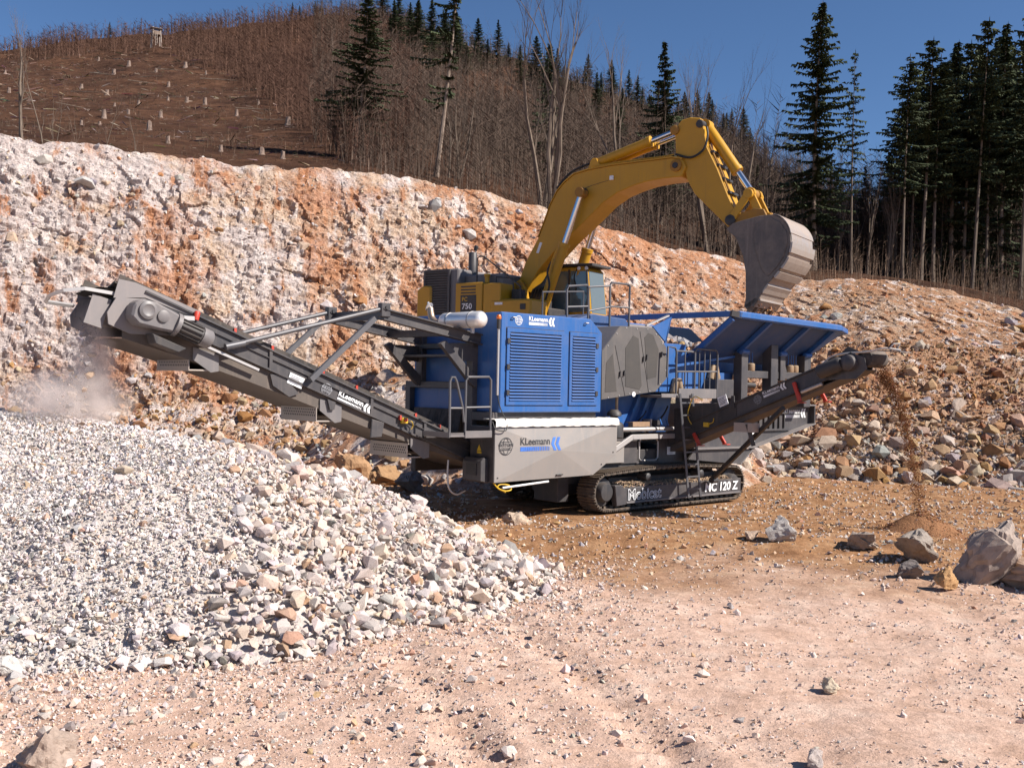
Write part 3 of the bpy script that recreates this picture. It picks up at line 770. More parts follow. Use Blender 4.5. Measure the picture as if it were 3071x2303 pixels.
def conifer(seed, H, base, lmax, gap=.42, nb=5, thin=0., shape=1., oneside=0.):
    r = random.Random(seed)
    bend = [r.uniform(-.25, .25) for _ in range(3)]
    cx = lambda h: bend[0] * math.sin(h / H * 3.) ; cy = lambda h: bend[1] * math.sin(h / H * 2.5)
    rad = H * (.0105 if base < .35 else .0078)
    t = MB().path([(cx(h), cy(h), h) for h in np.linspace(-1.5, H, 14)], [max(.012, rad * (1 - max(h, 0) / H) ** .85 * (1.25 if h < .5 else 1)) for h in np.linspace(-1.5, H, 14)], 7)
    # dead lower snags
    for i in range(int(10 * base)):
        h = r.uniform(.15 * H, base * H); q = r.uniform(0, 6.28); l = r.uniform(.3, 1.0)
        t.tube((cx(h), cy(h), h), (cx(h) + l * math.cos(q), cy(h) + l * math.sin(q), h - .25 * l), .018, .006, 3)
    V = []; Cc = []
    h = base * H
    while h < H - .15:
        f = (H - h) / (H - base * H)
        L0 = lmax * (min(1, f * 1.25) ** shape) * (1 if f < .8 else 1 - (f - .8) * 1.6)
        for k in range(nb):
            if r.random() < thin: continue
            q = r.uniform(0, 6.283); L = L0 * r.choice((r.uniform(.35, .8), r.uniform(.75, 1.15))) * (1 - oneside * .5 * (1 + math.cos(q)))
            if L < .12: L = .12
            ca, sa = math.cos(q), math.sin(q); dr = r.uniform(.12, .52) * (1 - .9 * (1 - f)); up = r.uniform(.1, .22)
            ns = max(2, int(L / .17)); hh = h + r.uniform(-.55, .45) * (.3 + .7 * f)
            g = r.uniform(.7, 1.25)
            for j in range(ns):
                s = (j + r.random()) / ns
                p = Vector((cx(hh) + ca * L * s, cy(hh) + sa * L * s, hh - dr * L * s + up * L * s * s))
                w = .34 * (1 - .45 * s) * r.uniform(.7, 1.3)
                for sd in (-1, 1):
                    e = p + Vector((-sa * sd * w + ca * .18, ca * sd * w + sa * .18, -r.uniform(.05, .26)))
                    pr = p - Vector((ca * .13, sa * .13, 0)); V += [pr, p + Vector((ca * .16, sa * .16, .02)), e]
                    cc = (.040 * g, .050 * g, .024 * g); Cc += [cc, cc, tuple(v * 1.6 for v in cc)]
                if r.random() < .55:
                    e = p + Vector((r.uniform(-.1, .1), r.uniform(-.1, .1), -r.uniform(.18, .42)))
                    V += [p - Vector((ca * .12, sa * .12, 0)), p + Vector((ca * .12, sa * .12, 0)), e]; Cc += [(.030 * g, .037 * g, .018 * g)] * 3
        h += gap * r.uniform(.75, 1.25) * (.45 + .55 * f)
    for q in range(5):
        a_ = q * 1.257; V += [Vector((.05 * math.cos(a_), .05 * math.sin(a_), H - .5)), Vector((.05 * math.cos(a_ + 2), .05 * math.sin(a_ + 2), H - .5)), Vector((0, 0, H + .15))]; Cc += [(.025, .045, .02)] * 3
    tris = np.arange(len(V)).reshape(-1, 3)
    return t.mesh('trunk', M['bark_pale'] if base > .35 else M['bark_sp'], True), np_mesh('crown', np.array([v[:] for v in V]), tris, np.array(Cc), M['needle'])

def bare(seed, H, fork=.45, spread=.5, stems=1, depth=4, rad=None, twig=True):
    r = random.Random(seed); t = MB(); c = MB(); rad = rad or H * .0085
    def grow(p, d, L, rr, k):
        pts = [p]; rs = [rr]; n = 4 if k == 0 else 3
        for i in range(n):
            d = (d + Vector((r.uniform(-.14, .14), r.uniform(-.14, .14), r.uniform(-.03, .12)))).normalized()
            p = p + d * (L / n); pts.append(p); rs.append(rr * (1 - .55 * (i + 1) / n))
        (t if k < 2 else c).path(pts, rs, 6 if k == 0 else (4 if k < 2 else 3))
        if k >= depth: return
        m = 3 if k else 4
        for j in range(m + (k > 0)):
            s = r.uniform(.35, 1.) if j else 1.
            i = min(n, max(1, round(s * n))); q = r.uniform(0, 6.28)
            sp = spread * r.uniform(.5, 1.2) * (.55 if j == 0 else 1)
            e = d.orthogonal().normalized(); e.rotate(Matrix.Rotation(q, 3, d))
            nd = (d * math.cos(sp) + e * math.sin(sp) + Vector((0, 0, .22))).normalized()
            grow(pts[i], nd, L * r.uniform(.45, .72) * (.9 if k else .62), rs[i] * .62, k + 1)
    for q in range(stems):
        a_ = r.uniform(0, 6.28); l = .10 if stems > 1 else .02
        grow(Vector((.15 * math.cos(a_) * (stems > 1), .15 * math.sin(a_) * (stems > 1), -1.2)), Vector((l * math.cos(a_), l * math.sin(a_), 1)).normalized(), H * fork + 1.2, rad * (1 if stems == 1 else .8), 0)
    return t.mesh('trunk', M['bark_pale'], True), c.mesh('crown', M['bark_dark'], True)

CON = {'full': conifer(1, 20, .12, 3.9, .38, 6, .10, .75), 'ragged': conifer(2, 20, .16, 4.0, .46, 5, .22, .75), 'sparse': conifer(3, 20, .40, 1.9, .6, 4, .35, .55),
       'high': conifer(4, 20, .38, 3.2, .40, 5, .22, .6), 'high2': conifer(5, 20, .44, 2.9, .40, 5, .25, .55), 'lopsided': conifer(6, 20, .34, 3.4, .6, 5, .2, .6, .8), 'tip': conifer(7, 20, .05, 4.6, .5, 7, .05, .85), 'tip2': conifer(8, 20, .08, 4.0, .5, 7, .06, .9)}
BARE = {'broad': bare(41, 18, .42, .46, 1, 4, .21), 'slim': bare(21, 18, .55, .42, 1, 4, .20), 'fork': bare(22, 18, .42, .42, 2, 4, .21), 'wide': bare(23, 18, .40, .5, 1), 'multi': bare(24, 18, .45, .36, 3, 4, .19), 'sapling': bare(25, 18, .5, .42, 1, 3, .11), 'sapling2': bare(26, 18, .45, .5, 2, 3, .10)}

def hill_z(a, D):
    D0 = float(np.interp(a, AC, RIM_D)) + 3.2; D1 = 235 - 95 * float(sstep(.2, .3, a))
    t = max(0., (D - D0) / (D1 - D0)) ** (1 / 1.5)
    return float(hill_xyz(np.array([a]), np.array([t]))[0, 2])
def tree(name, kind, a, D, etop, label, group=None, lean=0., rz=None, dz=0., wide=1.):
    src = (CON if kind in CON else BARE)[kind]; H0 = 20. if kind in CON else 17.5
    z = hill_z(a, D) + dz; h = CAM_H + etop * D - z; k = max(.05, h / H0)
    o = empty(name, (a * D, D, z), random.uniform(0, 6.28) if rz is None else rz, label, 'tree', group)
    o.scale = (k * wide, k * wide, k); 
    if lean: o.rotation_euler = (0, lean, 0)
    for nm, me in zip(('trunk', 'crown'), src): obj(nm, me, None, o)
    return o
tree('bare_tree', 'broad', -.4824, 41, .405, 'tall leafless tree on the rim at the far left edge', lean=.02)
tree('bare_sapling', 'sapling', -.462, 43, .338, 'thin leafless sapling just right of the tall left tree')
tree('bare_sapling', 'sapling2', -.452, 45, .315, 'slender forked sapling on the rim, second right of the tall left tree')
tree('bare_sapling', 'sapling', -.402, 44, .290, 'short leafless sapling on the rim above the conveyor head')
tree('bare_sapling', 'sapling2', -.372, 43, .277, 'small twiggy sapling on the rim, rightmost of the left saplings')
tree('bare_sapling', 'sapling2', -.43, 46, .275, 'low bushy sapling on the rim between the left saplings')
tree('spruce_tree', 'ragged', -.1584, 52, .378, 'ragged dark spruce with pale lower trunk on the rim, left of centre', lean=.06, wide=1.35)
tree('spruce_tree', 'lopsided', -.0783, 50, .43, 'tall pale-trunked spruce cut off by the top edge, left of centre', lean=.085)
tree('bare_tree', 'slim', -.0665, 51, .30, 'thin leafless tree close beside the tall pale-trunked spruce', lean=.02)
tree('bare_tree', 'fork', -.058, 52, .355, 'forked leafless tree right of the tall pale-trunked spruce', lean=.02)
tree('bare_tree', 'fork', .022, 48, .455, 'big leafless tree leaning left, left one of the pair above the boom', lean=-.09)
tree('bare_tree', 'multi', .0344, 47, .465, 'big many-stemmed leafless tree, right one of the pair above the boom', lean=.0)
tree('spruce_tree', 'ragged', .028, 62, .335, 'dark thin spruce hidden behind the pair of big leafless trees', wide=.7)
tree('spruce_tree', 'tip2', .1413, 66, .338, 'dark spruce standing above the arm of the excavator')
tree('bare_tree', 'slim', .105, 56, .375, 'lone leafless tree behind the bend of the boom')
tree('bare_tree', 'multi', .192, 53, .385, 'leafless many-stemmed tree against the sky right of the arm')
tree('bare_tree', 'fork', .207, 55, .372, 'leafless forked tree against the sky, nearer the tall spruce', lean=.03)
tree('spruce_tree', 'full', .2921, 58, .380, 'tallest full spruce against the blue sky, above the bucket', lean=.015)
tree('spruce_tree', 'sparse', .3287, 57, .333, 'thin sparse spruce with long bare trunk right of the tallest spruce', wide=.8)
RT = [('high', .3785, 58, .330), ('high2', .3966, 60, .347), ('high', .4085, 61, .330), ('tip2', .427, 64, .344), ('high2', .447, 60, .368), ('high', .4605, 62, .318), ('tip2', .4762, 63, .363), ('high2', .4943, 60, .374),
      ('high', .3715, 66, .285), ('high2', .386, 63, .30), ('high', .416, 66, .335), ('high2', .438, 63, .345), ('high', .4665, 66, .35), ('high2', .502, 66, .36), ('high', .51, 62, .33), ('tip', .452, 82, .33), ('tip', .40, 80, .30), ('tip2', .48, 84, .34), ('tip', .388, 72, .31), ('tip2', .418, 74, .325), ('tip', .441, 76, .335), ('tip2', .469, 75, .35), ('tip', .489, 72, .34), ('high', .435, 68, .30), ('high2', .456, 69, .32), ('high', .482, 68, .31), ('high2', .405, 69, .29)]
def nth(k): return f"{k}{'th' if 10 < k % 100 < 14 else {1: 'st', 2: 'nd', 3: 'rd'}.get(k % 10, 'th')}"
ORD = ['first', 'second', 'third', 'fourth', 'fifth', 'sixth', 'seventh', 'eighth']
for i, (k, a, D, e) in enumerate(RT):
    lab = f'tall bare-trunked spruce, {ORD[i]} from left in the right-hand stand' if i < 8 else f'dark spruce in the back row of the right-hand stand, {nth(1 + sum(q[1] < a for q in RT[8:]))} from left'
    tree('spruce_tree', k, a, D, e, lab, 'spruces of the right-hand stand' if i < 8 else 'spruces in the back row of the right-hand stand', lean=random.uniform(.0, .045), wide=random.uniform(.9, 1.15))
GAPT = [(.345, 60, .245, 'slim'), (.36, 62, .25, 'multi'), (.335, 66, .235, 'fork'), (.315, 63, .25, 'slim'), (.27, 64, .27, 'multi'), (.253, 62, .285, 'fork'), (.238, 60, .30, 'slim'), (.372, 66, .23, 'multi')]
for a, D, e, kk in GAPT:
    tree('bare_tree', kk, a, D, e, f'grey leafless tree between tallest spruce and right-hand stand, {nth(1 + sum(.3 < q[0] < a for q in GAPT))} from left' if a > .3 else f'grey leafless tree between bucket and tallest spruce, {nth(1 + sum(q[0] < a for q in GAPT))} from left', 'bare trees in the gap' if a > .3 else 'bare trees left of the tallest spruce')
for a, D, e, kk, lab in [(.235, 70, .22, 'tip', 'low dark fir behind the raised bucket arm'), (.365, 70, .235, 'tip', 'low bushy fir in the gap beside the right-hand stand'), (.34, 74, .22, 'tip2', 'short dark fir behind the sparse spruce'), (.10, 130, .285, 'tip2', 'small fir on the slope above the boom cylinder'), (-.02, 120, .265, 'tip', 'small fir among bare trees left of the big leafless pair')]:
    tree('fir_tree', kk, a, D, e, lab)
r2 = random.Random(5)
nr = 0
for i in range(58):
    a = -.135 + .365 * (i / 57) + r2.uniform(-.004, .004)
    if -.035 < a < .0 and i % 2: continue
    nr += 1; t = r2.uniform(.80, 1.0); q = hill_xyz(np.array([a]), np.array([t]))[0]
    e0 = (q[2] - CAM_H) / q[1]
    e = max(e0 + .012, ip(a, RIDGE) + r2.uniform(.010, .042) - (1 - t) * .05)
    tree('spruce_tree', r2.choice(['tip', 'tip2']), a, float(q[1]), e, f'dark spruce in the row along the hilltop ridge, {nth(nr)} from left', 'spruces along the hilltop ridge', wide=r2.uniform(.9, 1.3))
for kq, (a, e) in enumerate([(-.452, .328), (-.446, .33), (-.40, .345), (-.235, .362), (-.222, .368), (-.215, .365), (-.20, .37)]):
    D = 234.; tree('spruce_tree', 'tip2', a, D, e, f'tiny spruce poking above the left skyline, {nth(kq + 1)} from left', 'tiny spruces on the left skyline')

# far leafless woodland and thicket: reads as one mass of stems
CLE = [(-.6, .306), (-.5, .306), (-.43, .308), (-.355, .316), (-.32, .306), (-.28, .288), (-.245, .268), (-.205, .236), (-.175, .214), (-.15, .195), (.8, 0)]
def woodland(name, label, n, a0, a1, sel, hlo, hhi, stemc, twigc, nbr, wid, bl=1.):
    a = rng.uniform(a0, a1, n); t = rng.random(n) ** .8
    P = hill_xyz(a, t); e = (P[:, 2] - CAM_H) / P[:, 1]
    ok = sel(a, e, t) & (rng.random(n) < .25 + .9 * fbm(a * 22, t * 6, o=3)); P = P[ok]; n = len(P)
    Hh = rng.uniform(hlo, hhi, n) * (.35 + .65 * sstep(.03, .22, t[ok])) * (.75 + .5 * fbm(P[:, 0] * .05, P[:, 1] * .05, o=2)); lean = rng.normal(0, .11, (n, 2)) * Hh[:, None]
    top = P + np.stack([lean[:, 0], lean[:, 1], Hh], -1); P = P - np.array([0, 0, .4])
    w = wid * rng.uniform(.6, 1.4, n) * (P[:, 1] / 110) ** .8
    V = []; C = []
    g = rng.uniform(.65, 1.35, n)[:, None]
    tone = np.where(rng.random(n)[:, None] < .07, 1.8, .85)
    for ang in (0, 2.09, 4.19):
        o1 = np.stack([np.cos(ang) * w, np.sin(ang) * w, 0 * w], -1); o2 = np.stack([np.cos(ang + 2.09) * w, np.sin(ang + 2.09) * w, 0 * w], -1)
        V.append(np.stack([P + o1, P + o2, top], 1)); C.append(np.repeat((np.array(stemc) * g * tone)[:, None], 3, 1))
    for k in range(nbr):
        s = rng.uniform(.25, .95, n)[:, None]; q = rng.uniform(0, 6.283, n); L = bl * Hh * rng.uniform(.14, .46, n) * (1.15 - s[:, 0] * .6)
        p0 = P + (top - P) * s; tip = p0 + np.stack([np.cos(q) * L * .75, np.sin(q) * L * .75, L * rng.uniform(.25, 1., n)], -1)
        ww = (w * .5)[:, None] * np.array([[.0, .0, 1.2]]) + np.stack([-np.sin(q) * w * .35, np.cos(q) * w * .35, 0 * w], -1)
        V.append(np.stack([p0 - ww, p0 + ww, tip], 1)); C.append(np.repeat((np.array(twigc) * g)[:, None], 3, 1))
    V = np.concatenate(V).reshape(-1, 3); C = np.concatenate(C).reshape(-1, 3)
    tag(obj(name, np_mesh(name, V, np.arange(len(V)).reshape(-1, 3), C, M['twig'])), label, 'woodland', kind='stuff'); print(name, n)
woodland('bare_woodland', 'grey-brown leafless woodland covering the hill behind the excavator', 20500, -.2, .6, lambda a, e, t: (e > ip(a, CLE)) & (t > .02 + .36 * (a > .255)), 1.6, 6.0, (.120, .088, .069), (.078, .054, .042), 15, .038)
woodland('tall_woodland', 'taller leafless trees filling the hollow behind the bucket and spruces', 3400, .13, .56, lambda a, e, t: (t > .34 - .2 * (a < .25)) & (t < .85), 4.5, 9.0, (.125, .092, .072), (.080, .056, .044), 26, .04, .5)
woodland('undergrowth', 'low brown undergrowth at the feet of the right-hand spruces', 3600, .25, .56, lambda a, e, t: (t > .03) & (t < .36), .5, 2.2, (.17, .115, .082), (.12, .08, .058), 12, .03, .8)
woodland('brush_thicket', 'reddish brown thicket along the top of the cleared left hillside', 26000, -.6, -.1, lambda a, e, t: (e > ip(a, CLE)) & (t > .1), 1.6, 4.6, (.115, .066, .048), (.088, .048, .035), 13, .038)
woodland('brush_scrub', 'low dry scrub and brash scattered over the cleared slope', 5000, -.6, -.1, lambda a, e, t: (e < ip(a, CLE)), .15, .6, (.13, .088, .064), (.085, .054, .040), 9, .05)

STICK = [chunk(500 + i, 8, (1, .06, .06)) for i in range(4)]
n_ = 5200; a = rng.uniform(-.56, -.12, n_); t = rng.random(n_) ** .8; P = hill_xyz(a, t); ok = (P[:, 2] - CAM_H) / P[:, 1] < ip(a, CLE) + .01; P = P[ok]; n_ = len(P)
yaw = rng.normal(0, .9, n_); pit = rng.normal(0, .25, n_); cz_, sz_, cp_, sp_ = np.cos(yaw), np.sin(yaw), np.cos(pit), np.sin(pit)
Rm = np.stack([np.stack([cz_ * cp_, -sz_, cz_ * sp_], -1), np.stack([sz_ * cp_, cz_, sz_ * sp_], -1), np.stack([-sp_, 0 * yaw, cp_], -1)], 1)
tag(scatter('brash', P + np.array([0, 0, .12]), sizes(n_, .35, 2.2, 1.7) * (P[:, 1] / 150), palette(n_, [(.22, .16, .125), (.10, .065, .048), (.05, .033, .025), (.34, .27, .23)], [2, 3, 3, .8]), M['twig'], STICK, None, Rm), 'cut branches and brash littering the cleared left slope', 'brash', kind='stuff')
# tree stumps and felled logs of the clear-cut
STUMPS = [(-0.5011, 0.2927), (-0.497, 0.2744), (-0.4264, 0.2788), (-0.4013, 0.2734), (-0.3937, 0.2625), (-0.4038, 0.2506), (-0.408, 0.2438), (-0.3803, 0.2533), (-0.3702, 0.2645), (-0.3486, 0.2532), (-0.3594, 0.24), (-0.3416, 0.2695), (-0.3414, 0.2828), (-0.3231, 0.2677), (-0.3054, 0.2659), (-0.2743, 0.2562), (-0.2532, 0.267), (-0.2241, 0.2477), (-0.3407, 0.2276), (-0.289, 0.2206), (-0.2492, 0.2185), (-0.2285, 0.2152), (-0.4101, 0.3071), (-0.3805, 0.3018), (-0.3253, 0.303), (-0.3053, 0.2953), (-0.3951, 0.2934), (-0.3539, 0.2958), (-0.4257, 0.2435)]
st = MB().lathe((0, 0, -.6), (0, 0, 1), [(0, .62), (.5, .5), (.75, .36), (1.15, .31), (1.6, .29)], 9)
sv = [(x + random.uniform(-.05, .05), y + random.uniform(-.05, .05), z + (random.uniform(-.12, .22) if z > .9 else 0)) for x, y, z in st.v]; st.v = sv
STM = st.mesh('tree_stump', bark('stump_wood', (.30, .22, .18), (.12, .085, .068)), False)
rowof = lambda e: 'top' if e > .288 else ('upper' if e > .264 else ('lower' if e > .236 else 'bottom'))
for a, e in STUMPS:
    ts = np.linspace(0, 1, 300); E_ = hill_xyz(np.full(300, a), ts); t = ts[np.argmin(np.abs((E_[:, 2] - CAM_H) / E_[:, 1] - e))]
    q = hill_xyz(np.array([a]), np.array([t]))[0]
    o = obj('tree_stump', STM); o.location = q; k = random.uniform(.5, 1.15) * (.24 + q[1] / 260); o.scale = (k, k, k * random.uniform(.8, 1.25)); o.rotation_euler = (0, 0, random.uniform(0, 6.28))
    row = rowof(e)
    tag(o, f'pale weathered tree stump on the cleared slope, {row} row, {nth(1 + sum(q_[0] < a for q_ in STUMPS if rowof(q_[1]) == row))} from left', 'stump', f'stumps, {row} row of the clearing')
lg = MB(); lg.path([(-4, 0, .2), (-1.5, .15, .25), (1.5, -.1, .22), (4, .1, .18)], [.17, .15, .12, .07], 7); lg.tube((-1, .1, .3), (-.4, .5, .9), .05, .02, 4); lg.tube((1.2, 0, .25), (2, -.5, .7), .04, .015, 4)
LGM = lg.mesh('fallen_log', M['bark_pale'], True)
LOGS = [(-.40, .293), (-.365, .291), (-.335, .2985), (-.36, .2855), (-.29, .2905), (-.245, .2835), (-.345, .2715), (-.42, .276), (-.255, .262), (-.243, .235), (-.235, .2525), (-.43, .2605)]
for i, (a, e) in enumerate(LOGS):
    ts = np.linspace(0, 1, 300); E_ = hill_xyz(np.full(300, a), ts); t = ts[np.argmin(np.abs((E_[:, 2] - CAM_H) / E_[:, 1] - e))]
    q = hill_xyz(np.array([a]), np.array([t]))[0]
    o = obj('fallen_log', LGM); o.location = q; k = q[1] / 260; o.scale = (k * 1.3, k * .7, k * .7); o.rotation_euler = (0, random.uniform(-.12, .12), random.uniform(-.45, .45))
    tag(o, f'grey felled log lying across the cleared left hillside, {nth(1 + sum(q_[1] > e for q_ in LOGS))} from the top', 'log', 'felled logs on the clearing')
# hunting hide
q = hill_xyz(np.array([-.3545]), np.array([.885]))[0]
hd = empty('hunting_hide', q, .5, 'raised wooden hunting hide on stilts at the top of the clearing', 'hide'); hd.scale = (.78,) * 3
hw = bark('hide_boards', (.33, .25, .20), (.16, .115, .09)); hl = bark('hide_poles', (.50, .42, .37), (.28, .22, .18))
for sx in (-1, 1):
    for sy in (-1, 1): MB().tube((sx * 1.15, sy * 1.15, -.8), (sx * .85, sy * .85, 4.7), .15, .11, 7).build('leg', hl, hd)
hb = MB().box(-1.0, 1.0, -1.0, 1.0, 2.9, 3.0).box(-1.0, -.93, -1, 1, 3, 4.3).box(.93, 1.0, -1, 1, 3, 4.3).box(-.93, .93, .93, 1, 3, 4.3).box(-.93, .93, -1, -.93, 3, 3.75).box(-.93, .93, -1, -.93, 4.1, 4.3)
hb.build('cabin', hw, hd); MB().add([(-1.3, -1.3, 4.45), (1.3, -1.3, 4.45), (1.3, 1.3, 4.75), (-1.3, 1.3, 4.75), (-1.3, -1.3, 4.36), (1.3, -1.3, 4.36), (1.3, 1.3, 4.66), (-1.3, 1.3, 4.66)], [(0, 1, 2, 3), (7, 6, 5, 4), (0, 4, 5, 1), (1, 5, 6, 2), (2, 6, 7, 3), (3, 7, 4, 0)]).build('roof', hw, hd)
ldm = MB(); [ldm.tube((s_ * .25 - .2, -2.2, -.4), (s_ * .25 - .2, -1.0, 3.0), .05, n=5) for s_ in (-1, 1)]; [ldm.tube((-.45, -2.2 + 1.2 * k / 8, -.4 + 3.4 * k / 8), (.05, -2.2 + 1.2 * k / 8, -.4 + 3.4 * k / 8), .035, n=4) for k in range(1, 8)]; ldm.build('ladder', hl, hd)

# ------------------------------------------------------------------ lettering
def text_mesh(body, bold=0., shear=0., outline=0.):
    cu = bpy.data.curves.new('lettering', 'FONT'); cu.body = body; cu.offset = bold; cu.shear = shear; cu.resolution_u = 3
    if outline: cu.fill_mode = 'NONE'; cu.bevel_depth = outline; cu.bevel_resolution = 0
    o = bpy.data.objects.new('lettering', cu); COL.objects.link(o)
    me = bpy.data.meshes.new_from_object(o.evaluated_get(bpy.context.evaluated_depsgraph_get()))
    bpy.data.objects.remove(o); return me
def put(name, me, org, ux, uz, w, h, mat, parent, off=.005, drape=None):
    V = np.empty(len(me.vertices) * 3, np.float32); me.vertices.foreach_get('co', V); V = V.reshape(-1, 3)
    lo, hi = V.min(0), V.max(0); u = (V[:, 0] - lo[0]) / (hi[0] - lo[0]) * w; v = (V[:, 1] - lo[1]) / (hi[1] - lo[1]) * h
    ux, uz = Vector(ux).normalized(), Vector(uz).normalized(); n = ux.cross(uz)
    W = np.array(org)[None] + u[:, None] * np.array(ux) + v[:, None] * np.array(uz) + (off + V[:, 2:3] * .0) * np.array(n)
    if drape is not None: W[:, 1] = [drape(q[0], q[2]) - off for q in W]
    me.vertices.foreach_set('co', W.astype(np.float32).ravel()); me.update(); me.materials.clear(); me.materials.append(mat)
    return obj(name, me, None, parent)
def lettering(body, org, ux, uz, w, h, mat, parent, bold=.02, shear=0., outline=0., off=.005, drape=None):
    return put('lettering', text_mesh(body, bold, shear, outline), org, ux, uz, w, h, mat, parent, off, drape)
def flat(name, polys, org, ux, uz, mat, parent, off=.005, drape=None):
    ux, uz = Vector(ux).normalized(), Vector(uz).normalized(); n = ux.cross(uz); b = MB()
    for p in polys: b.add([Vector(org) + ux * u + uz * v + n * off for u, v in p], [tuple(range(len(p)))])
    if drape is not None: b.v = [(q[0], drape(q[0], q[2]) - off, q[2]) for q in b.v]
    me = bpy.data.meshes.new(name); me.from_pydata(b.v, [], b.f); me.materials.append(mat); return obj(name, me, None, parent)
def logo(org, ux, uz, s, parent, mt, ms, mc, drape=None):
    """maker's name over a fading row of bars, double chevron behind it; s = height"""
    ux, uz = Vector(ux).normalized(), Vector(uz).normalized()
    lettering('KLeemann', Vector(org) + uz * s * .46, ux, uz, s * 3.0, s * .54, mt, parent, .018, drape=drape)
    bars = []
    for i in range(17):
        w = s * .165 * (1 - .55 * i / 16); x0 = i * s * 3.0 / 17
        bars.append([(x0, 0), (x0 + w, 0), (x0 + w, s * .32), (x0, s * .32)])
    flat('bar_print', bars, org, ux, uz, ms, parent, drape=drape)
    ch = []
    for k in (0, 1):
        x0 = s * (3.12 + .47 * k); ch.append([(x0, s * .5), (x0 + s * .25, 0), (x0 + s * .55, 0), (x0 + s * .30, s * .5)]); ch.append([(x0, s * .5), (x0 + s * .30, s * .5), (x0 + s * .55, s), (x0 + s * .25, s)])
    flat('chevron_print', ch, org, ux, uz, mc, parent, drape=drape)
def globe(cen, ux, uz, r, parent, mat, body='WIRTGEN'):
    ux, uz = Vector(ux).normalized(), Vector(uz).normalized(); P = []
    def arc(fx, fz, w):
        for i in range(28):
            a, b = 2 * math.pi * i / 28, 2 * math.pi * (i + 1) / 28
            c = [(math.cos(a), math.sin(a)), (math.cos(b), math.sin(b))]
            if abs(c[0][1]) < .3 and fx < .99: continue
            P.append([(fx * r * c[0][0], fz * r * c[0][1]), (fx * r * c[1][0], fz * r * c[1][1]), ((fx * r - w) * c[1][0], (fz * r - w) * c[1][1]), ((fx * r - w) * c[0][0], (fz * r - w) * c[0][1])])
    arc(1, 1, r * .1); arc(.45, .93, r * .07)
    for z in (.45, -.45): P.append([(-.85 * r, z * r), (.85 * r, z * r), (.85 * r, (z + .07) * r), (-.85 * r, (z + .07) * r)])
    flat('emblem_print', P, cen, ux, uz, mat, parent)
    lettering(body, Vector(cen) - ux * r * 1.08 - uz * r * .03, ux, uz, r * 2.16, r * .36, mat, parent, .02, off=.007)
    lettering('GROUP', Vector(cen) - ux * r * .75 - uz * r * .36, ux, uz, r * 1.5, r * .24, mat, parent, .01, off=.007)
def notice(org, ux, uz, w, h, parent, rows=4, name='notice_plate'):
    ux, uz = Vector(ux).normalized(), Vector(uz).normalized(); n = ux.cross(uz); o = Vector(org)
    c = [o, o + ux * w, o + ux * w + uz * h, o + uz * h]
    p = MB().loft([q for q in c], [q + n * .012 for q in c]).build(name, M['white'], parent)
    P = []
    for i in range(rows):
        z0 = h * (.16 + .72 * i / rows); P.append([(w * .12, z0), (w * (.70 + .18 * ((i * 7) % 3) / 2), z0), (w * (.70 + .18 * ((i * 7) % 3) / 2), z0 + h * .07), (w * .12, z0 + h * .07)])
    flat('print_lines', P, o, ux, uz, M['print_grey'], p, .016)

X, Y_, Z = Vector((1, 0, 0)), Vector((0, 1, 0)), Vector((0, 0, 1))
# ================================================================== tracked jaw crusher
cr = empty('jaw_crusher', (-1.1475, 18.7804, 0), R(42), 'blue and grey tracked jaw crusher with hopper and two conveyors', 'crusher')
def part(mb, name, mat, parent=cr, smooth=False, bevel=0.): return mb.build(name, M[mat] if isinstance(mat, str) else mat, parent, smooth, bevel)
def rbox(*a): return MB().box(*a)

# ---- engine housing with louvred doors
hs = part(MB().prism([(0, 1.9), (2.57, 1.9), (2.57, 3.4), (2.25, 3.65), (0, 3.65)], -1.4, 1.09), 'engine_housing', 'blue', bevel=.018)
part(rbox(.02, 2.53, -1.3, 1.0, 1.74, 1.9), 'base_frame', 'dark')
for x0, x1, hx in ((.13, 1.53, .16), (1.68, 2.43, 2.40)):
    z0, z1 = 2.03, 3.38
    fr = MB(); w = .075
    fr.box(x0, x1, -1.425, -1.4, z0, z0 + w).box(x0, x1, -1.425, -1.4, z1 - w, z1).box(x0, x0 + w, -1.425, -1.4, z0 + w, z1 - w).box(x1 - w, x1, -1.425, -1.4, z0 + w, z1 - w)
    dr = part(fr, 'louver_door', 'blue', bevel=.004)
    part(rbox(x0 + w, x1 - w, -1.408, -1.402, z0 + w, z1 - w), 'door_back', 'dark', dr)
    n = 22; ph = (z1 - z0 - 2 * w) / n
    sl = MB().prismx([(-1.408, .006), (-1.440, .0), (-1.442, .007), (-1.428, .024), (-1.408, ph * .62)], x0 + w - .004, x1 - w + .004)
    me = sl.mesh('slat', M['blue'])
    for i in range(n):
        o = obj('slat', me, None, dr); o.location = (0, 0, z0 + w + i * ph + .002)
    for hz in (2.25, 2.7, 3.15):
        part(rbox(hx - .03, hx + .03, -1.445, -1.425, hz - .045, hz + .045), 'hinge', 'dark', dr)
    part(MB().prism([(x0 - .012, z0 - .012), (x1 + .012, z0 - .012), (x1 + .012, z1 + .012), (x0 - .012, z1 + .012)], -1.4035, -1.4005), 'door_gap', 'dark', dr)
globe((.41, -1.4, 3.52), X, Z, .085, cr, M['white']); logo((.655, -1.4, 3.455), X, Z, .155, cr, M['white'], M['white'], M['white'])
for x in (.27, 2.1):
    part(MB().path([(x - .03, -1.405, 3.56), (x - .03, -1.45, 3.565), (x + .03, -1.45, 3.565), (x + .03, -1.405, 3.56)], .011, 6), 'lifting_eye', 'galv')

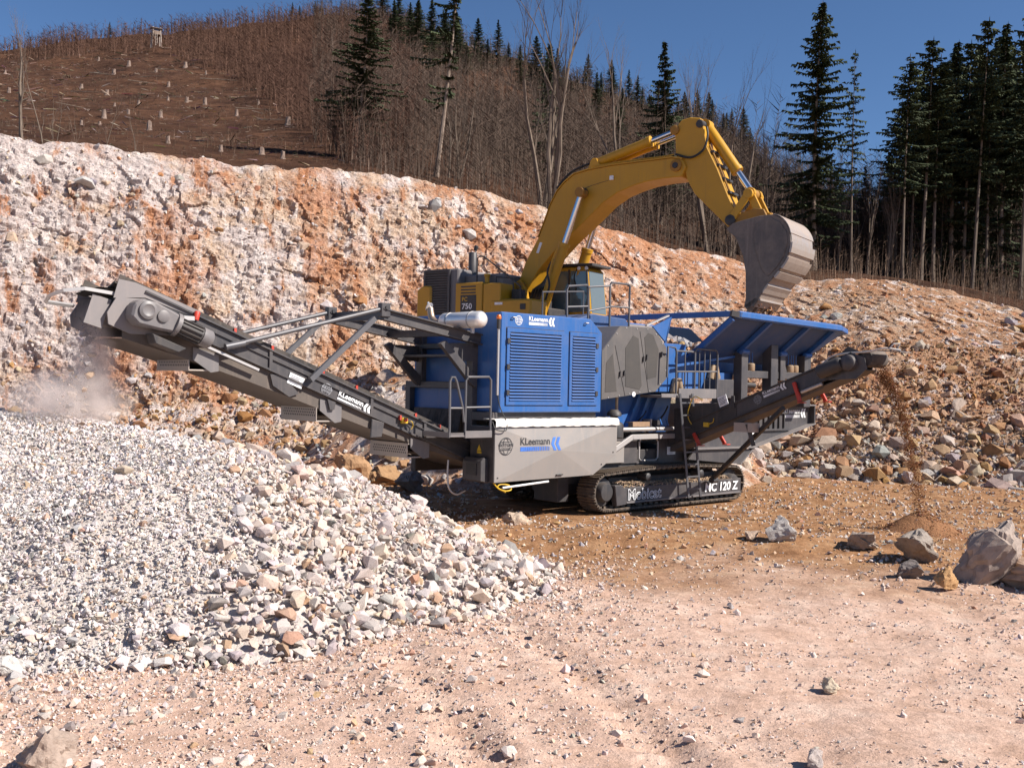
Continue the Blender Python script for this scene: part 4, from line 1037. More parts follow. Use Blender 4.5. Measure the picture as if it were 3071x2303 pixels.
# ---- exhaust
mf = part(MB().lathe((-.42, -1.42, 3.49), (0, 1, 0), [(0, .05), (.02, .11), (.07, .145), (1.05, .145), (1.10, .12), (1.15, .07)], 20), 'exhaust_muffler', 'muffler', smooth=True)
for yy in (-1.15, -.55): part(MB().lathe((-.42, yy, 3.49), (0, 1, 0), [(0, .150), (.035, .150)], 20).box(-.45, -.39, yy, yy + .035, 3.26, 3.35), 'clamp', 'galv', mf, True)
part(MB().path(curve_pts([(-.42, -.28, 3.49), (-.42, -.12, 3.47), (-.42, .02, 3.56), (-.42, .08, 3.74)], 5), .062, 12), 'elbow_pipe', 'rust_pipe', mf, True)
part(MB().lathe((-.42, .10, 3.76), (-.2, .75, .55), [(0, .085), (.012, .085)], 14).bar((-.42, .06, 3.72), (-.44, .12, 3.85), .02, .03), 'rain_flap', 'muffler', mf)
bc = part(MB().tube((-.05, -1.395, 2.2), (-.05, -1.395, 3.35), .022, n=8), 'beacon_pole', 'galv', smooth=True)
part(MB().tube((-.05, -1.395, 3.35), (-.05, -1.395, 3.52), .036, n=10), 'socket', 'dark', bc, True)
part(MB().lathe((-.05, -1.395, 3.52), Z, [(0, .042), (.04, .044), (.07, .03)], 10), 'beacon_light', 'orange_lamp', bc, True)
part(MB().path(curve_pts([(-.05, -1.40, 2.22), (-.02, -1.44, 2.0), (.06, -1.52, 1.75), (.02, -1.56, 1.60), (-.2, -1.55, 1.62), (-.24, -1.50, 1.75)], 6), .011, 6), 'cable', 'hose', bc, True)

# ---- portal frame and cantilever that carries the main conveyor
pf = MB().box(-.12, .0, -.80, -.62, 1.55, 3.30).box(-.12, .0, 1.05, 1.2, 1.55, 2.42).box(-.13, -.005, -.62, 1.05, 2.30, 2.42).box(-.12, .0, .70, .88, 2.42, 3.3).box(-.125, -.002, -.80, .88, 3.02, 3.12).box(-.12, 0, -1.36, -.80, 1.75, 1.9)
fr = part(pf, 'portal_frame', 'grey', bevel=.008)
for yy in (-.85, .77):
    ib = MB(); p0, p1 = Vector((-.0, yy, 3.17)), Vector((-2.12, yy, 3.50))
    ib.bar(p0 + Vector((0, 0, .085)), p1 + Vector((0, 0, .085)), .15, .022).bar(p0 - Vector((0, 0, .085)), p1 - Vector((0, 0, .085)), .15, .022).bar(p0, p1, .03, .15)
    part(ib, 'cantilever_beam', 'grey', fr)
    part(MB().prism([(-.92, 3.06), (-.80, 3.12), (-.10, 2.50), (-.10, 2.32), (-.22, 2.38)], yy - .05, yy + .05), 'brace', 'grey', fr, bevel=.006)
    part(MB().prism([(-.70, 3.08), (-.1, 3.08), (-.1, 2.78), (-.42, 2.80)], yy + .052, yy + .064), 'gusset', 'grey', fr)
    part(MB().box(-2.16, -1.98, yy - .06, yy + .06, 3.45, 3.68), 'rod_bracket', 'grey', fr, bevel=.01)
    part(MB().tube((-2.06, yy - .09, 3.60), (-2.06, yy + .09, 3.60), .035, n=10), 'pin', 'dark', fr, True)
    q = 1 if yy > 0 else -1
    part(MB().tube((-2.05, yy, 3.60), (-4.78, yy, 2.87), .036, n=10), 'tie_rod', 'tube', fr, True)
    part(MB().tube((-4.55, yy, 2.92), (-4.85, yy, 2.85), .052, n=10), 'rod_end', 'tube', fr, True)
    part(MB().bar((-2.25, yy, 3.42), (-3.42, yy, 2.40), .06, .085), 'strut', 'tube', fr)
part(MB().bar((-2.02, -.85, 3.50), (-2.02, .77, 3.50), .05, .17), 'cross_beam', 'grey', fr)
part(MB().bar((-.80, -.82, 3.26), (-.80, .74, 3.26), .14, .12), 'cross_beam', 'grey', fr)
part(rbox(-.5, -.03, -.78, .85, 2.86, 2.90), 'shelf_plate', 'grey', fr)
for i in range(8):
    y0 = -.52 + i * .175; k = (i % 3) * .03
    part(MB().add([(-.13, y0, 1.93), (-.13, y0 + .17, 1.93), (-.23 - k, y0 + .15, 1.50), (-.20, y0 + .01, 1.52), (-.11, y0, 1.93), (-.11, y0 + .17, 1.93), (-.20 - k, y0 + .15, 1.50), (-.18, y0 + .01, 1.52)], [(0, 1, 2, 3), (7, 6, 5, 4), (0, 4, 5, 1), (1, 5, 6, 2), (2, 6, 7, 3), (3, 7, 4, 0)]), 'rubber_curtain', 'belt', fr)

# ---- main discharge conveyor
zt = lambda x: 1.55 - .38 * (x + .63)
U = Vector((1, 0, -.38)).normalized(); Vp = Vector((.38, 0, 1)).normalized()
sp = MB()
for y0, y1 in ((-.72, -.685), (.685, .72)):
    sp.prism([(-6.05, zt(-6.05) - .30), (-6.05, zt(-6.05) - .02), (.3, zt(.3) - .02), (.3, zt(.3) - .33)], y0, y1)
mc = part(sp, 'main_conveyor', 'grey', bevel=.006)
for y in (-.725, .725):
    s_ = -1 if y < 0 else 1
    for dz, h in ((-.01, .025), (-.315, .03), (-.14, .012)):
        part(MB().bar((-6.0, y + s_ * .012, zt(-6.0) + dz), (.28, y + s_ * .012, zt(.28) + dz), .05 if h > .02 else .02, h), 'edge_flange', 'grey', mc)
part(MB().bar((-6.35, -.675, zt(-6.35) + .025), (-.5, -.675, zt(-.5) + .025), .012, .10), 'rubber_skirt', 'belt', mc)
part(MB().bar((-6.35, .675, zt(-6.35) + .025), (-.5, .675, zt(-.5) + .025), .012, .10), 'rubber_skirt', 'belt', mc)
part(MB().loft([(-6.4, -.66, zt(-6.4) - .04), (-6.4, -.25, zt(-6.4) - .16), (-6.4, .25, zt(-6.4) - .16), (-6.4, .66, zt(-6.4) - .04), (-6.4, .66, zt(-6.4) - .07), (-6.4, .25, zt(-6.4) - .19), (-6.4, -.25, zt(-6.4) - .19), (-6.4, -.66, zt(-6.4) - .07)],
                [(.2, -.66, zt(.2) - .04), (.2, -.25, zt(.2) - .16), (.2, .25, zt(.2) - .16), (.2, .66, zt(.2) - .04), (.2, .66, zt(.2) - .07), (.2, .25, zt(.2) - .19), (.2, -.25, zt(.2) - .19), (.2, -.66, zt(.2) - .07)]), 'belt', 'belt', mc)
ret = [(-6.30, 2.92), (-5.4, 2.67), (-4.4, 2.36), (-3.5, 2.06), (-2.2, 1.62), (-.75, 1.17), (.3, .86)]
rb = MB()
for (xa, za), (xb, zb) in zip(ret[:-1], ret[1:]):
    rb.add([(xa, -.69, za), (xb, -.69, zb), (xb, .62, zb), (xa, .62, za), (xa, -.69, zt(xa) - .30), (xb, -.69, zt(xb) - .30)], [(0, 1, 2, 3), (0, 4, 5, 1)])
part(rb, 'return_belt', 'beltside', mc)
part(MB().lathe((-6.22, -.66, 3.30), Y_, [(0, .20), (.05, .21), (1.27, .21), (1.32, .20)], 20), 'head_drum', 'belt', mc, True)
for gx, gz, w in ((-4.90, 2.735, .24), (-2.78, 2.0, .26), (-1.0, 1.36, .25)):      # perforated roller guards under the return belt
    g = MB(); y0, y1 = -.69, .42; g.box(gx - .42, gx, y0, y1, gz - .02, gz).box(gx - .42, gx, y0, y1, gz - w, gz - w + .02)
    g.box(gx - .43, gx - .42, y0, y1, gz - w, gz).box(gx - .42, gx, y1, y1 + .01, gz - w, gz)
    rg = part(g, 'roller_guard', 'mesh_grey', mc)
    ph_ = MB()
    for r_ in range(3):
        for k in range(17): ph_.lathe((gx - .431, y0 + .05 + (y1 - y0 - .1) * (k + .5 * (r_ % 2)) / 17.5, gz - .07 - r_ * .045), (-1, 0, 0), [(0, .016), (.002, .016)], 6)
    tag(part(ph_, 'perforation', 'dark', mc), kind='stuff')
    part(MB().prism([(gx - .38, gz + .10), (gx + .02, gz + .0), (gx + .02, gz - w), (gx - .1, gz - w - .02), (gx - .38, gz - .08)], -.715, -.700), 'guard_bracket', 'grey_light', mc)
    part(MB().tube((gx - .2, -.66, gz - .1), (gx - .2, .5, gz - .1), .055, n=10), 'return_roller', 'dark', mc, True)
for bx_ in (-5.25, -4.05, -2.2, -1.1): part(MB().bar((bx_, -.735, zt(bx_) - .02), (bx_, -.735, zt(bx_) - .33), .05, .03, (0, 1, 0)), 'panel_rib', 'grey', mc)
part(MB().prism([(-4.05, 2.47), (-3.85, 2.48), (-3.55, 2.18), (-3.72, 2.13), (-4.0, 2.30)], -.735, -.72), 'side_plate', 'grey', mc)
part(MB().prism([(-2.2, 1.78), (-1.95, 1.72), (-2.0, 1.48), (-2.22, 1.47)], -.76, -.725), 'hanger_plate', 'grey', mc, bevel=.01)
part(MB().prism([(-3.05, 2.10), (-2.90, 2.05), (-2.92, 1.93), (-3.0, 1.93)], -.76, -.725), 'hanger_plate', 'grey', mc)
part(MB().bar((-5.15, -.80, 2.86), (-4.28, -.80, 2.53), .035, .035), 'pull_bar', 'galv', mc)
for tx in (-4.62, -4.0, -3.1, -2.47, -1.27, -.75): part(MB().box(tx - .02, tx + .02, -.705, -.69, zt(tx) + .0, zt(tx) + .075), 'idler_tag', 'red', mc)
notice(Vector((-3.77, -.73, 2.35)), U, Vp, .27, .17, mc, 5)
globe(Vector((-3.06, -.735, 2.255)) , U, Vp, .095, mc, M['print_grey']); logo(Vector((-2.87, -.735, 2.085)), U, Vp, .165, mc, M['white'], M['white'], M['white'])
eb = part(MB().box(-1.62, -1.50, -.80, -.74, 1.70, 1.80), 'emergency_stop', 'yellow_plastic', mc, bevel=.008)
part(MB().lathe((-1.56, -.80, 1.76), (0, -1, 0), [(0, .028), (.03, .03), (.04, .02)], 10).box(-1.66, -1.63, -.79, -.74, 1.76, 1.84), 'stop_button', 'red', eb, True)
part(MB().path(curve_pts([(-1.50, -.77, 1.74), (-1.42, -.79, 1.73), (-1.38, -.77, 1.66), (-1.40, -.75, 1.60)], 4), .008, 5), 'yellow_cable', 'yellow_plastic', eb)
# head: hood, gearbox, motor, deflector, loop bar
hd_ = MB().add([(-6.44, -.73, 3.46), (-6.37, -.73, 3.72), (-6.14, -.73, 3.69), (-5.18, -.73, 3.35), (-5.25, -.73, 3.25), (-6.0, -.73, 3.49)], [(0, 1, 2, 5), (2, 3, 4, 5)])
hd_.add([(p[0], p[1] + .012, p[2]) for p in hd_.v], [(3, 2, 1, 0)[::-1] and (0, 5, 2, 1), (2, 5, 4, 3)])
part(hd_, 'hood_plate', 'deflector', mc)
part(MB().add([(-6.44, .73, 3.46), (-6.37, .73, 3.72), (-6.14, .73, 3.69), (-5.18, .73, 3.35), (-5.25, .73, 3.25), (-6.0, .73, 3.49)], [(0, 1, 2, 5), (2, 3, 4, 5)]), 'hood_plate', 'deflector', mc)
part(MB().prism([(-6.52, 3.26), (-6.40, 3.47), (-6.0, 3.47), (-5.6, 3.28), (-5.55, 2.98), (-6.2, 2.98), (-6.5, 3.1)], -.735, -.70), 'head_plate', 'deflector', mc)
part(MB().prism([(-6.52, 3.26), (-6.40, 3.47), (-6.0, 3.47), (-5.6, 3.28), (-5.55, 2.98), (-6.2, 2.98), (-6.5, 3.1)], .70, .735), 'head_plate', 'deflector', mc)
part(MB().prism([(-6.68, 3.50), (-6.43, 3.43), (-6.56, 3.04), (-6.80, 3.11)], -.64, -.62), 'deflector_plate', 'deflector', mc)
part(MB().add([(-6.50, -.60, 3.47), (-6.50, .45, 3.47), (-6.55, .45, 3.22), (-6.55, -.60, 3.22)], [(0, 1, 2, 3)]), 'front_curtain', 'belt', mc)
part(MB().path([(-6.40, -.66, 3.52), (-6.8, -.66, 3.56), (-7.05, -.60, 3.52), (-7.18, -.45, 3.45), (-7.15, -.2, 3.38), (-6.72, .0, 3.36)], .032, 4), 'loop_bar', 'galv', mc)
part(MB().add([(-6.38, -.70, 3.60), (-6.60, -.6, 3.60), (-6.60, .3, 3.56), (-6.38, .5, 3.55)], [(0, 1, 2, 3)]).add([(-6.38, -.70, 3.585), (-6.60, -.6, 3.585), (-6.60, .3, 3.545), (-6.38, .5, 3.535)], [(3, 2, 1, 0)]), 'hood_top', 'dark', mc)
gb = part(MB().prism([(-6.30, 3.20), (-6.26, 3.38), (-6.16, 3.45), (-5.95, 3.42), (-5.60, 3.26), (-5.54, 3.10), (-5.62, 3.0), (-5.90, 3.04), (-6.2, 3.10)], -1.02, -.74), 'gearbox', 'grey_light', mc, bevel=.03)
part(MB().lathe((-6.08, -1.02, 3.30), (0, -1, 0), [(0, .125), (.03, .125), (.04, .10), (.045, .085), (.035, .07)], 20), 'shaft_cover', 'grey_light', mc, True)
part(MB().lathe((-5.86, -1.02, 3.23), (0, -1, 0), [(0, .085), (.025, .085), (.035, .06)], 16), 'gear_cover', 'grey_light', mc, True)
part(MB().lathe((-5.67, -.92, 3.14), (1, 0, -.38), [(0, .17), (.06, .17)], 18), 'motor_flange', 'grey_light', mc, True)
mo = MB().lathe((-5.61, -.92, 3.12), (1, 0, -.38), [(0, .12), (.36, .12)], 18)
part(mo, 'drive_motor', 'dark', mc, True)
for k in range(14):
    q = 2 * math.pi * k / 14; c = Vector((-5.59, -.92, 3.112)) + Y_ * math.cos(q) * .128 + Vp * math.sin(q) * .128
    part(MB().bar(c, c + U * .32, .012, .03, Y_ * math.cos(q) + Vp * math.sin(q)), 'cooling_fin', 'dark', mc)
part(MB().lathe((-5.27, -.92, 2.99), (1, 0, -.38), [(0, .135), (.14, .135), (.17, .11)], 18), 'fan_cowl', 'grey_light', mc, True)
part(MB().box(-5.55, -5.38, -.98, -.86, 3.19, 3.26), 'terminal_box', 'galv', mc, bevel=.01)
part(MB().lathe((-5.28, -.78, 3.22), (.2, 0, 1), [(0, .042), (.11, .045), (.13, .03)], 10), 'warning_cap', 'red', mc, True)
part(MB().prism([(-6.0, 2.99), (-5.5, 2.80), (-5.62, 2.74), (-5.95, 2.85)], -1.0, -.74), 'torque_arm', 'dark', mc, bevel=.01)
part(rbox(-5.16, -5.0, -.745, -.735, 2.88, 3.0), 'inspection_hole', 'dark', mc)

# ---- small access platform by the conveyor tail
pl = part(MB().box(-1.18, -.27, -1.52, -.80, 1.50, 1.53).box(-.86, -.27, -1.535, -1.52, 1.48, 1.60).box(-1.19, -1.175, -1.52, -.80, 1.49, 1.58), 'access_platform', 'grey_light', bevel=.004)
part(MB().path([(-1.17, -1.5, 1.50), (-1.18, -1.5, 2.42), (-1.15, -1.5, 2.49), (-1.08, -1.5, 2.49), (-1.04, -1.5, 2.42), (-.90, -1.5, 1.98), (-.87, -1.5, 1.75)], .021, 8), 'handrail', 'tube', pl, True)
part(MB().tube((-1.17, -1.5, 1.98), (-.90, -1.5, 1.98), .018, n=8), 'handrail', 'tube', pl, True)
part(MB().path([(-.84, -1.5, 1.48), (-.84, -1.5, 2.44), (-.80, -1.5, 2.5), (-.34, -1.5, 2.51), (-.29, -1.5, 2.46), (-.285, -1.5, 1.48)], .021, 8), 'handrail', 'tube', pl, True)
part(MB().tube((-.84, -1.5, 1.99), (-.29, -1.5, 2.0), .018, n=8), 'handrail', 'tube', pl, True)

# ---- stainless side locker, cross-broken front
lk = MB(); fc = [(-.17, .70), (2.28, .73), (2.92, 1.09), (2.93, 1.66), (-.17, 1.66)]
k0 = [(x, -1.5, z) for x, z in fc]; ap = (1.33, -1.555, 1.22)
lk.add(k0 + [ap] + [(x, -.85, z) for x, z in fc], [(0, 1, 5), (1, 2, 5), (2, 3, 5), (3, 4, 5), (4, 0, 5), (10, 9, 8, 7, 6)] + [(i, 6 + i, 6 + (i + 1) % 5, (i + 1) % 5) for i in range(5)])
loc = part(lk, 'side_locker', 'steel')
part(MB().box(-.185, -.172, -1.49, -.86, .705, 1.655), 'end_sheet', 'grey', loc)
part(MB().prism([(-.36, .72), (-.187, .68), (-.187, 1.10), (-.30, 1.12), (-.36, 1.05)], -1.36, -.86), 'tail_bearing_cover', 'grey', loc, bevel=.01)
part(rbox(-.375, -.362, -1.25, -.98, .82, 1.02), 'dark_window', 'dark', loc)
tp = MB(); nn = 40
for i in range(nn + 1):
    x = -.19 + 3.13 * i / nn; w = .008 * math.sin(i * 1.9) + .006 * math.sin(i * .7)
    tp.v += [(x, -1.20, 1.79 + w), (x, -1.50, 1.785 + w), (x, -1.545 + w, 1.75), (x, -1.54 - w, 1.655 + w)]
for i in range(nn):
    for q in range(3): tp.f.append((4 * i + q, 4 * i + 4 + q, 4 * i + 5 + q, 4 * i + 1 + q))
part(tp, 'tarpaulin', 'tarp', loc, True)
def locker_y(x, z):       # depth of the cross-broken front at (x, z)
    best = -1.5
    for i in range(5):
        (x0, z0), (x1, z1) = fc[i], fc[(i + 1) % 5]; d_ = (z1 - ap[2]) * (x0 - ap[0]) + (ap[0] - x1) * (z0 - ap[2])
        u = ((z1 - ap[2]) * (x - ap[0]) + (ap[0] - x1) * (z - ap[2])) / d_; v = ((ap[2] - z0) * (x - ap[0]) + (x0 - ap[0]) * (z - ap[2])) / d_
        if u >= -1e-6 and v >= -1e-6 and u + v <= 1.000001: best = -1.5 + (ap[1] + 1.5) * (1 - u - v)
    return best
globe((.07, -1.511, 1.32), X, Z, .155, loc, M['print_dark']); logo((.40, -1.5, 1.225), X, Z, .235, loc, M['print_dark'], M['print_blue'], M['print_blue'], locker_y)
flat('warning_sign', [[(0, 0), (.12, 0), (.12, .04), (0, .04)], [(0, .05), (.12, .05), (.06, .16)]], (-.187, -1.05, 1.18), (0, -1, 0), Z, M['yellow_plastic'], loc)
part(rbox(1.30, 1.46, -1.535, -1.50, .765, .785), 'latch', 'dark', loc)
for x, z in ((-.1, .78), (2.5, .92), (2.82, 1.14)): part(MB().lathe((x, -1.50, z), (0, -1, 0), [(0, .014), (.012, .014)], 8), 'bolt', 'dark', loc)
part(MB().tube((.05, -1.47, .60), (1.15, -1.47, .66), .018, n=8), 'drain_pipe', 'white', loc, True)
part(MB().path(curve_pts([(-.15, -1.45, .70), (-.05, -1.47, .60), (.10, -1.48, .545), (.25, -1.47, .56), (.20, -1.46, .64), (.0, -1.46, .66), (-.05, -1.46, .60), (.12, -1.47, .52)], 5), .012, 6), 'yellow_hose', 'yellow_plastic', loc, True)
part(MB().path(curve_pts([(-.55, -.7, 1.05), (-.57, -.72, .75), (-.55, -.75, .55), (-.42, -.78, .45), (-.2, -.75, .50)], 5), .018, 7), 'water_hose', 'galv', loc, True)

# ---- chassis
ch = MB().box(-.1, 7.6, -1.0, -.86, .72, 1.12).box(-.1, 7.6, .86, 1.0, .72, 1.12).box(2.2, 2.5, -.86, .86, .5, 1.1).box(6.4, 6.8, -.86, .86, .5, 1.1).box(.2, 2.7, -.85, .85, 1.0, 1.74).box(1.9, 2.2, -.95, -.3, .18, .74).box(2.6, 6.6, -.5, .5, .25, .72)
chs = part(ch, 'chassis', 'dark', bevel=.01)
part(MB().prism([(2.95, .86), (4.05, .86), (4.05, 1.36), (2.95, 1.36)], -1.04, -1.0), 'chassis_plate', 'grey', chs)
part(MB().prism([(4.72, .84), (5.5, .84), (5.5, 1.42), (4.72, 1.42)], -1.04, -1.0), 'chassis_plate', 'grey', chs)
part(MB().box(4.05, 4.72, -1.035, -1.0, .84, .90).box(4.05, 4.72, -1.035, -1.0, 1.33, 1.40), 'chassis_plate', 'grey', chs)
part(MB().path([(4.10, -1.05, .95), (4.10, -1.05, 1.28), (4.16, -1.05, 1.34), (4.62, -1.05, 1.34), (4.68, -1.05, 1.28), (4.68, -1.05, .95), (4.62, -1.05, .90), (4.16, -1.05, .90)], .02, 6, True), 'opening_trim', 'galv', chs)
part(MB().bar((4.2, -.6, 1.3), (4.62, -.6, .96), .05, .1).box(4.1, 4.6, -.62, -.56, .92, .98), 'blue_bracket', 'blue', chs)
part(MB().tube((3.42, -1.15, 1.545), (5.35, -1.15, 1.54), .042, n=10), 'long_pipe', 'galv', chs, True)
part(MB().bar((3.70, -1.2, 1.395), (5.28, -1.2, 1.395), .05, .10).bar((3.72, -1.2, 1.40), (2.98, -1.2, 1.06), .05, .10), 'protective_rail', 'galv', chs, bevel=.006)
part(MB().box(3.84, 4.36, -1.1, -.9, 1.59, 1.69), 'wooden_block', 'wood', chs, bevel=.006)
part(rbox(4.37, 4.42, -1.1, -.9, 1.59, 1.74), 'clamp_post', 'galv', chs); part(rbox(4.6, 4.68, -1.1, -.9, 1.59, 1.72), 'clamp_post', 'grey', chs)
for x in (4.75, 4.95): part(MB().bar((x, -1.1, 1.60), (x - .09, -1.1, 1.76), .02, .03), 'blue_lever', 'blue', chs)
ca = part(MB().lathe((3.22, -1.15, 1.38), Z, [(0, .17), (.02, .19), (.26, .19), (.30, .17), (.33, .1), (.42, .075), (.44, .15), (.50, .14), (.56, .07)], 18), 'air_filter', 'dark', chs, True)
part(MB().tube((3.4, -1.05, 1.9), (3.4, -1.05, 2.18), .03, n=8), 'stand_pipe', 'spring', chs, True)
notice((4.98, -1.05, 1.00), X, Z, .26, .16, chs, 3)
part(rbox(3.05, 3.6, -1.1, -1.04, .88, 1.30), 'steel_cover', 'steel', chs, bevel=.01)
for i, (xa, za, xb, zb) in enumerate([(3.2, 1.5, 4.4, 1.9), (3.3, 1.45, 4.9, 1.75), (3.6, 1.5, 5.1, 2.0)]):
    part(MB().path(curve_pts([(xa, -1.0, za), ((xa + xb) / 2, -1.02, za - .02), (xb - .2, -.98, (za + zb) / 2 + .05), (xb, -.95, zb)], 5), .018, 6), 'hydraulic_hose', 'hose', chs, True)

# ---- jaw crusher body and flywheel guard
part(MB().prism([(2.75, 1.45), (5.15, 1.45), (5.35, 2.3), (5.2, 3.1), (4.4, 3.45), (2.9, 3.45), (2.65, 2.6)], -.88, .88), 'jaw_body', 'blue', bevel=.02)
for x in (3.75, 4.05, 4.35): part(MB().prism([(x, 1.5), (x + .06, 1.5), (x + .5, 2.25), (x + .40, 2.25)], -.98, -.88), 'body_rib', 'blue')
gd = [(2.63, 2.14), (2.62, 3.06), (3.12, 3.57), (4.11, 3.58), (4.53, 3.2), (4.55, 2.58), (4.21, 2.31)]
fg = part(MB().prism(gd, -1.35, -.55), 'flywheel_guard', 'grey_light', bevel=.012)
part(MB().prism([(p[0], p[1]) for p in gd], -1.353, -1.3515), 'guard_face', 'grey_mid', fg)
for poly in ([(2.72, 2.28), (2.74, 2.85), (2.92, 3.02), (3.05, 2.3)], [(3.30, 2.40), (3.28, 3.15), (3.50, 3.40), (3.66, 3.35), (3.78, 2.42), (3.72, 2.34)], [(3.95, 2.55), (3.84, 3.38), (3.95, 3.47), (4.10, 3.44), (4.28, 3.15), (4.22, 2.60)]):
    part(MB().prism(poly, -1.3585, -1.354), 'mesh_window', 'mesh_win', fg)
for x0, z0, x1, z1 in ((2.98, 3.19, 3.30, 2.2), (3.70, 3.49, 4.0, 2.28)):
    part(MB().bar((x0, -1.357, z0), (x1, -1.357, z1), .006, .006), 'panel_seam', 'dark', fg)
for x, z in ((3.12, 2.64), (3.24, 2.66), (3.80, 2.95), (3.90, 2.99), (4.35, 3.06)): part(MB().bar((x, -1.375, z - .06), (x + .01, -1.375, z + .05), .025, .025), 'handle', 'dark', fg)
ctr = Vector((3.55, 0, 2.85)); 
for i in range(len(gd)):
    p, q = Vector((gd[i][0], 0, gd[i][1])), Vector((gd[(i + 1) % 7][0], 0, gd[(i + 1) % 7][1])); m_ = max(1, int((q - p).length / .28))
    for j in range(m_):
        c = p + (q - p) * ((j + .5) / m_); c = c + (ctr - c).normalized() * .035
        if c.x > 2.7: part(MB().lathe((c.x, -1.353, c.z), (0, -1, 0), [(0, .014), (.01, .011)], 7), 'bolt', 'galv', fg)
part(MB().lathe((3.55, -1.355, 2.25), (0, -1, 0), [(0, .05), (.006, .05)], 12), 'round_sticker', 'white', fg)
part(MB().lathe((3.45, -.5, 2.95), (0, 1, 0), [(0, .62), (.9, .62)], 24), 'flywheel', 'dark', smooth=True)
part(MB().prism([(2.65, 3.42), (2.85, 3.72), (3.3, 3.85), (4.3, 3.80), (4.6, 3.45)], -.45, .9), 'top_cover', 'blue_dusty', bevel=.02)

# ---- railings on top and maintenance platform with ladder
tr = part(MB().path([(2.21, -.8, 3.66), (2.19, -.8, 4.22), (2.23, -.8, 4.30), (2.74, -.8, 4.36), (2.79, -.8, 4.32), (2.79, -.8, 3.42)], .022, 8), 'top_railing', 'tube', smooth=True)
part(MB().path([(3.41, -.8, 3.6), (3.41, -.8, 4.42), (3.45, -.8, 4.47), (3.96, -.8, 4.47), (4.0, -.8, 4.43), (3.99, -.8, 3.6)], .022, 8), 'rail_hoop', 'tube', tr, True)
part(MB().tube((2.79, -.8, 4.33), (3.41, -.8, 4.40), .020, n=8), 'rail', 'tube', tr, True)
part(MB().tube((2.79, -.8, 3.86), (3.41, -.8, 3.98), .018, n=8).tube((2.2, -.8, 3.90), (2.79, -.8, 3.95), .018, n=8).tube((3.41, -.8, 3.99), (4.0, -.8, 4.0), .018, n=8), 'rail', 'tube', tr, True)
part(MB().path([(2.79, .5, 3.4), (2.79, .5, 4.3), (3.99, .5, 4.4), (3.99, .5, 3.6)], .02, 6), 'rail', 'tube', tr, True)
mp_ = part(MB().box(4.17, 5.95, -1.55, -.9, 2.19, 2.24).box(4.70, 5.95, -1.56, -1.545, 2.18, 2.38).box(4.17, 4.7, -1.545, -1.53, 2.2, 2.27), 'service_platform', 'grey_light', bevel=.005)
part(MB().path([(4.68, -1.5, 2.22), (4.67, -1.5, 3.12), (4.63, -1.5, 3.2), (4.40, -1.5, 3.22), (4.38, -1.5, 2.6)], .022, 8), 'handrail', 'tube', mp_, True)
part(MB().path([(5.27, -1.5, 2.22), (5.28, -1.5, 3.14), (5.33, -1.5, 3.21), (5.98, -1.5, 3.20), (6.04, -1.5, 3.14), (6.03, -1.5, 2.22)], .022, 8), 'handrail', 'tube', mp_, True)
part(MB().tube((4.67, -1.5, 3.14), (5.28, -1.5, 3.14), .02, n=8), 'handrail', 'tube', mp_, True)
part(MB().tube((4.67, -1.5, 2.72), (6.03, -1.5, 2.75), .018, n=8), 'handrail', 'tube', mp_, True)
for x in (4.95, 5.42, 5.6, 5.78): part(MB().tube((x, -1.5, 2.3), (x, -1.5, 3.16), .016, n=6), 'baluster', 'tube', mp_, True)
ld = MB()
for xo in (0, .40): ld.bar((4.68 + xo, -1.60, 2.28), (4.93 + xo * .97, -1.68, .16), .03, .05)
lad = part(ld, 'ladder', 'tube', bevel=.004)
for i in range(8):
    t = .09 + i * .118; z = 2.28 - 2.12 * t; x = 4.68 + .25 * t; y = -1.60 - .08 * t
    part(MB().bar((x, y, z), (x + .395, y, z), .03, .03), 'rung', 'tube', lad)
part(rbox(6.0, 6.64, -1.5, -.9, 2.19, 2.59), 'control_cabinet', 'grey', bevel=.01)
part(rbox(5.35, 6.05, -1.0, -.6, 2.26, 2.86), 'control_cabinet', 'grey_light', bevel=.01)
part(rbox(4.98, 5.04, -1.05, -1.0, 2.45, 2.62), 'sensor_box', 'white')
for x, z in ((5.02, 2.28), (6.25, 2.60)):
    for s_ in (-1, 1): part(MB().lathe((x + s_ * .12, -1.25, z), (-s_ * .25, 0, 1), [(0, .075), (.02, .08), (.30, .065), (.32, .03)], 14), 'rubber_spring', 'spring', smooth=True)

# ---- feed hopper
hp = MB()
def slab(b, q, th):
    q = [Vector(p) for p in q]; n = (q[1] - q[0]).cross(q[2] - q[0]).normalized() * th
    return b.loft(q, [p + n for p in q])
tx0, tx1 = 5.35, 9.85
trough = MB().box(tx0, tx1, -1.02, -.96, 2.75, 3.15).box(tx0, tx1, .96, 1.02, 2.75, 3.15).box(tx1, tx1 + .06, -1.02, 1.02, 2.75, 3.15).box(tx0, tx1, -.96, .96, 2.72, 2.78)
ho = part(trough, 'feed_hopper', 'blue', bevel=.01)
wing = MB(); slab(wing, [(5.5, -1.02, 2.97), (9.75, -1.02, 2.97), (9.75, -2.16, 3.90), (5.72, -2.16, 3.93)], -.04)
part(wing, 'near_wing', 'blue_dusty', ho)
part(MB().bar((5.72, -2.20, 3.915), (9.72, -2.20, 3.835), .16, .15), 'wing_rim', 'blue', ho, bevel=.03)
part(MB().bar((5.60, -2.14, 3.94), (5.80, -2.24, 3.90), .10, .12), 'rim_corner', 'dark', ho)
for x in (5.55, 6.98, 8.5, 9.62): part(MB().bar((x, -1.36, 3.19), (x + (.10 if x < 6 else 0), -2.16, 3.83), .09, .10, (0, -.6, -.8)), 'wing_rib', 'blue', ho, bevel=.006)
wing = MB(); slab(wing, [(9.75, 1.33, 3.22), (5.5, 1.33, 3.22), (5.72, 2.16, 3.93), (9.75, 2.16, 3.90)], -.04)
part(wing, 'far_wing', 'grey_light', ho)
